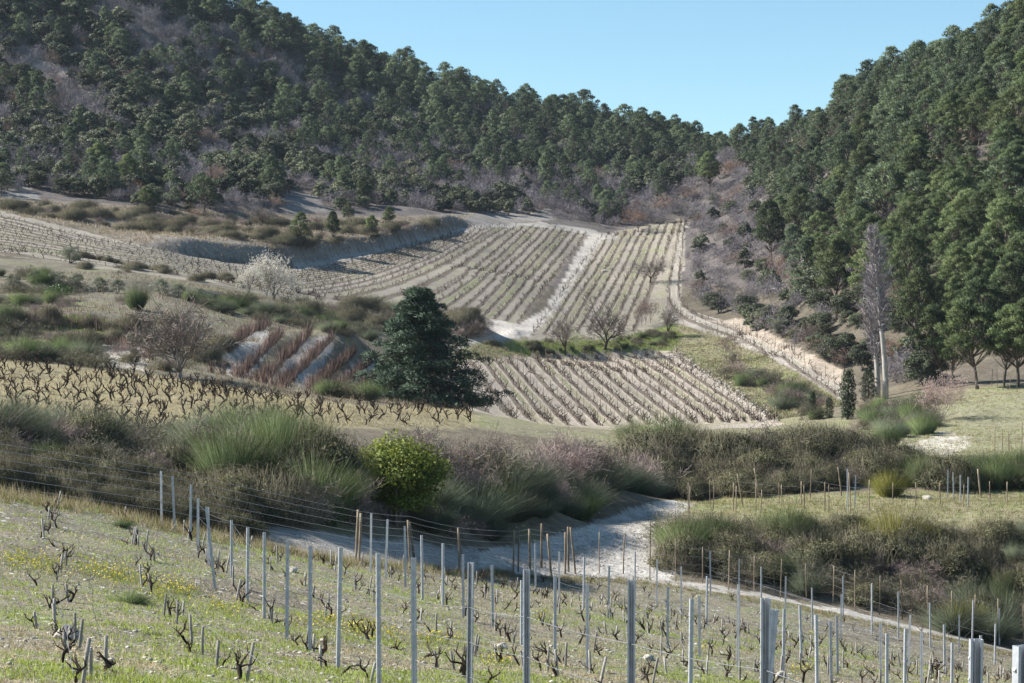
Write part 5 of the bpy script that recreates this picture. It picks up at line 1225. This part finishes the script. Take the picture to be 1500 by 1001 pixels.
grass('flower_stems', 'pale green stems under the yellow flower drifts', X, Y, H(X, Y), np.full(n, .13), np.full(n, .009), 'grass', 4, .35)
# limestone: chips as stuff, larger rocks as things
m, nt, out = new_mat('limestone'); g = NT(nt); pos = g.n('TexCoord').outputs['Object']; a_ = g.noise(pos, 3, 5, .65); b_ = g.noise(pos, 16, 3, .6)
diffuse_out(g, out, g.mix(g.ramp(a_, .3, .7), (.33, .29, .23), (.58, .54, .47)), .9, g.math('ADD', a_, g.math('MULTIPLY', b_, .5)), .05, .8, .1); M['stone'] = m
PHI = (1 + 5 ** .5) / 2
ICO = unit(np.array([(-1,PHI,0),(1,PHI,0),(-1,-PHI,0),(1,-PHI,0),(0,-1,PHI),(0,1,PHI),(0,-1,-PHI),(0,1,-PHI),(PHI,0,-1),(PHI,0,1),(-PHI,0,-1),(-PHI,0,1)], float))
ICF = np.array([(0,11,5),(0,5,1),(0,1,7),(0,7,10),(0,10,11),(1,5,9),(5,11,4),(11,10,2),(10,7,6),(7,1,8),(3,9,4),(3,4,2),(3,2,6),(3,6,8),(3,8,9),(4,9,5),(2,4,11),(6,2,10),(8,6,7),(9,8,1)])
def chips(name, label, x, y, z, s):
    n = len(x); sc = s[:, None, None] * (.6 + .7 * r.random((n, 12, 1))) * np.stack([.7 + .8 * r.random(n), .7 + .8 * r.random(n), .35 + .4 * r.random(n)], 1)[:, None, :]
    v = ICO[None] * sc + np.stack([x, y, z + .1 * s], 1)[:, None, :]; f = (np.arange(n)[:, None, None] * 12 + ICF[None]).reshape(-1, 3)
    o = link(name, mesh_np(name, v.reshape(-1, 3), f, M['stone'])); o['label'] = label; o['kind'] = 'stuff'
x, y, z, d = field_points(3800, 18, 90); chips('limestone_chips', 'small pale limestone chips strewn over the foreground field', x, y, z, .014 + .035 * r.random(len(x)) ** 3 + .0001 * d)
X, Y = [], []
for _ in range(2600):
    px, py = r.uniform(690, 1010), r.uniform(735, 848)
    if inside(np.array([px]), np.array([py]), ZONES[8][0])[0]: q = cast(px, py, 70, 122); X.append(q[0]); Y.append(q[1])
X, Y = np.array(X), np.array(Y); chips('track_stones', 'loose pale stones on the white track bend', X, Y, H(X, Y), .02 + .05 * r.random(len(X)) ** 3)
X, Y = [], []
for _ in range(700):
    t = r.random(); q = cast(985 + 150 * t + 5 * r.normal(), 514 + 100 * t + 4 * r.normal(), 180, 310); X.append(q[0]); Y.append(q[1])
X, Y = np.array(X), np.array(Y); chips('edge_rubble', 'pale rubble along the side of the lower vineyard', X, Y, H(X, Y), .08 + .14 * r.random(len(X)) ** 2)
def rock(seed, s, px, py, label, d0=15, d1=130, fl=(1.3, .9, .8)):
    rs = np.random.default_rng(seed); import bmesh
    bm = bmesh.new(); bmesh.ops.create_icosphere(bm, subdivisions=3, radius=1.0)
    pl = unit(rs.normal(size=(11, 3))); off = .62 + .25 * rs.random(11)
    for v_ in bm.verts:
        p = np.array(v_.co)
        for q, o_ in zip(pl, off):
            e = p @ q - o_
            if e > 0: p = p - q * e * .92
        p += .03 * rs.normal(size=3) * .4; v_.co = p * np.array(fl) * s
    me = bpy.data.meshes.new('rock'); bm.to_mesh(me); bm.free(); me.materials.append(M['stone'])
    x, y, z = cast(px, py, d0, d1); o = link('rock', me, None, (x, y, z + s * .25), rs.random() * 6.28); tag(o, label, 'rock'); return o
rock(601, .21, 100, 938, 'large pointed limestone rock in the grass near the vine stumps', fl=(1.1, .85, 1.0))
rock(602, .13, 950, 966, 'pale blocky rock lying between steel posts of the field')
rock(603, .15, 425, 808, 'white rock at the lane edge of the field')
rock(604, .14, 428, 838, 'flat pale rock behind the lane-edge vine stumps')
rock(605, .12, 735, 950, 'small pale rock beside a steel post in mid-field')
rock(606, .16, 1145, 994, 'pale rock at the foot of a tall front steel post')
rock(607, .28, 1357, 732, 'white boulder on the green strip', 92, 122)
rock(608, .25, 1372, 708, 'pale boulder under the bushes at the meadow path', 105, 135)
rock(609, .10, 605, 912, 'small rounded stone among the middle vine stumps')
rock(610, .5, 885, 398, 'white boulder beside the lane in the upper vineyard', 300, 460)
# dark tussocks in the field
for px, py, hp in [(190, 882, 26), (218, 930, 14), (175, 770, 16), (310, 782, 14)]:
    place_at(tuft(700 + px, .5, .9, 1400, 'broom', 1.3, .004, 'rush_tussock', arch=.5), px, py, hp, {190: 'dark green rush tussock among the yellow flowers', 218: 'small green tussock near the front vine stumps', 175: 'grassy tussock at the upper field edge', 310: 'pale-green tussock between lane-edge steel posts'}[px], 'tussock', 15, 80, wide=1.3)

# ------------------------------------------------------------------ air
def haze_box(x0, x1, y0, y1, z0, z1, dens):
    v = [(a, b, c) for c in (z0, z1) for b in (y0, y1) for a in (x0, x1)]
    f = [(0, 2, 3, 1), (4, 5, 7, 6), (0, 1, 5, 4), (2, 6, 7, 3), (0, 4, 6, 2), (1, 3, 7, 5)]
    me = bpy.data.meshes.new('haze'); me.from_pydata(v, [], f); m = bpy.data.materials.new('thin_haze'); m.use_nodes = True; nt = m.node_tree; nt.nodes.clear(); out = nt.nodes.new('ShaderNodeOutputMaterial')
    pv = nt.nodes.new('ShaderNodeVolumePrincipled'); pv.inputs['Color'].default_value = (.72, .82, .95, 1); pv.inputs['Density'].default_value = dens; pv.inputs['Anisotropy'].default_value = .0
    nt.links.new(pv.outputs[0], out.inputs['Volume']); me.materials.append(m); o = link('haze', me); o['kind'] = 'stuff'; o['label'] = 'thin pale blue haze filling the valley air'; return o
_gz = np.empty(len(ground_me.vertices) * 3); ground_me.vertices.foreach_get('co', _gz); _gz = _gz.reshape(-1, 3)
haze_box(-1250, 1250, -1250, 1250, _gz[:, 2].min() - 1, _gz[:, 2].max() + 18, 0.00007)
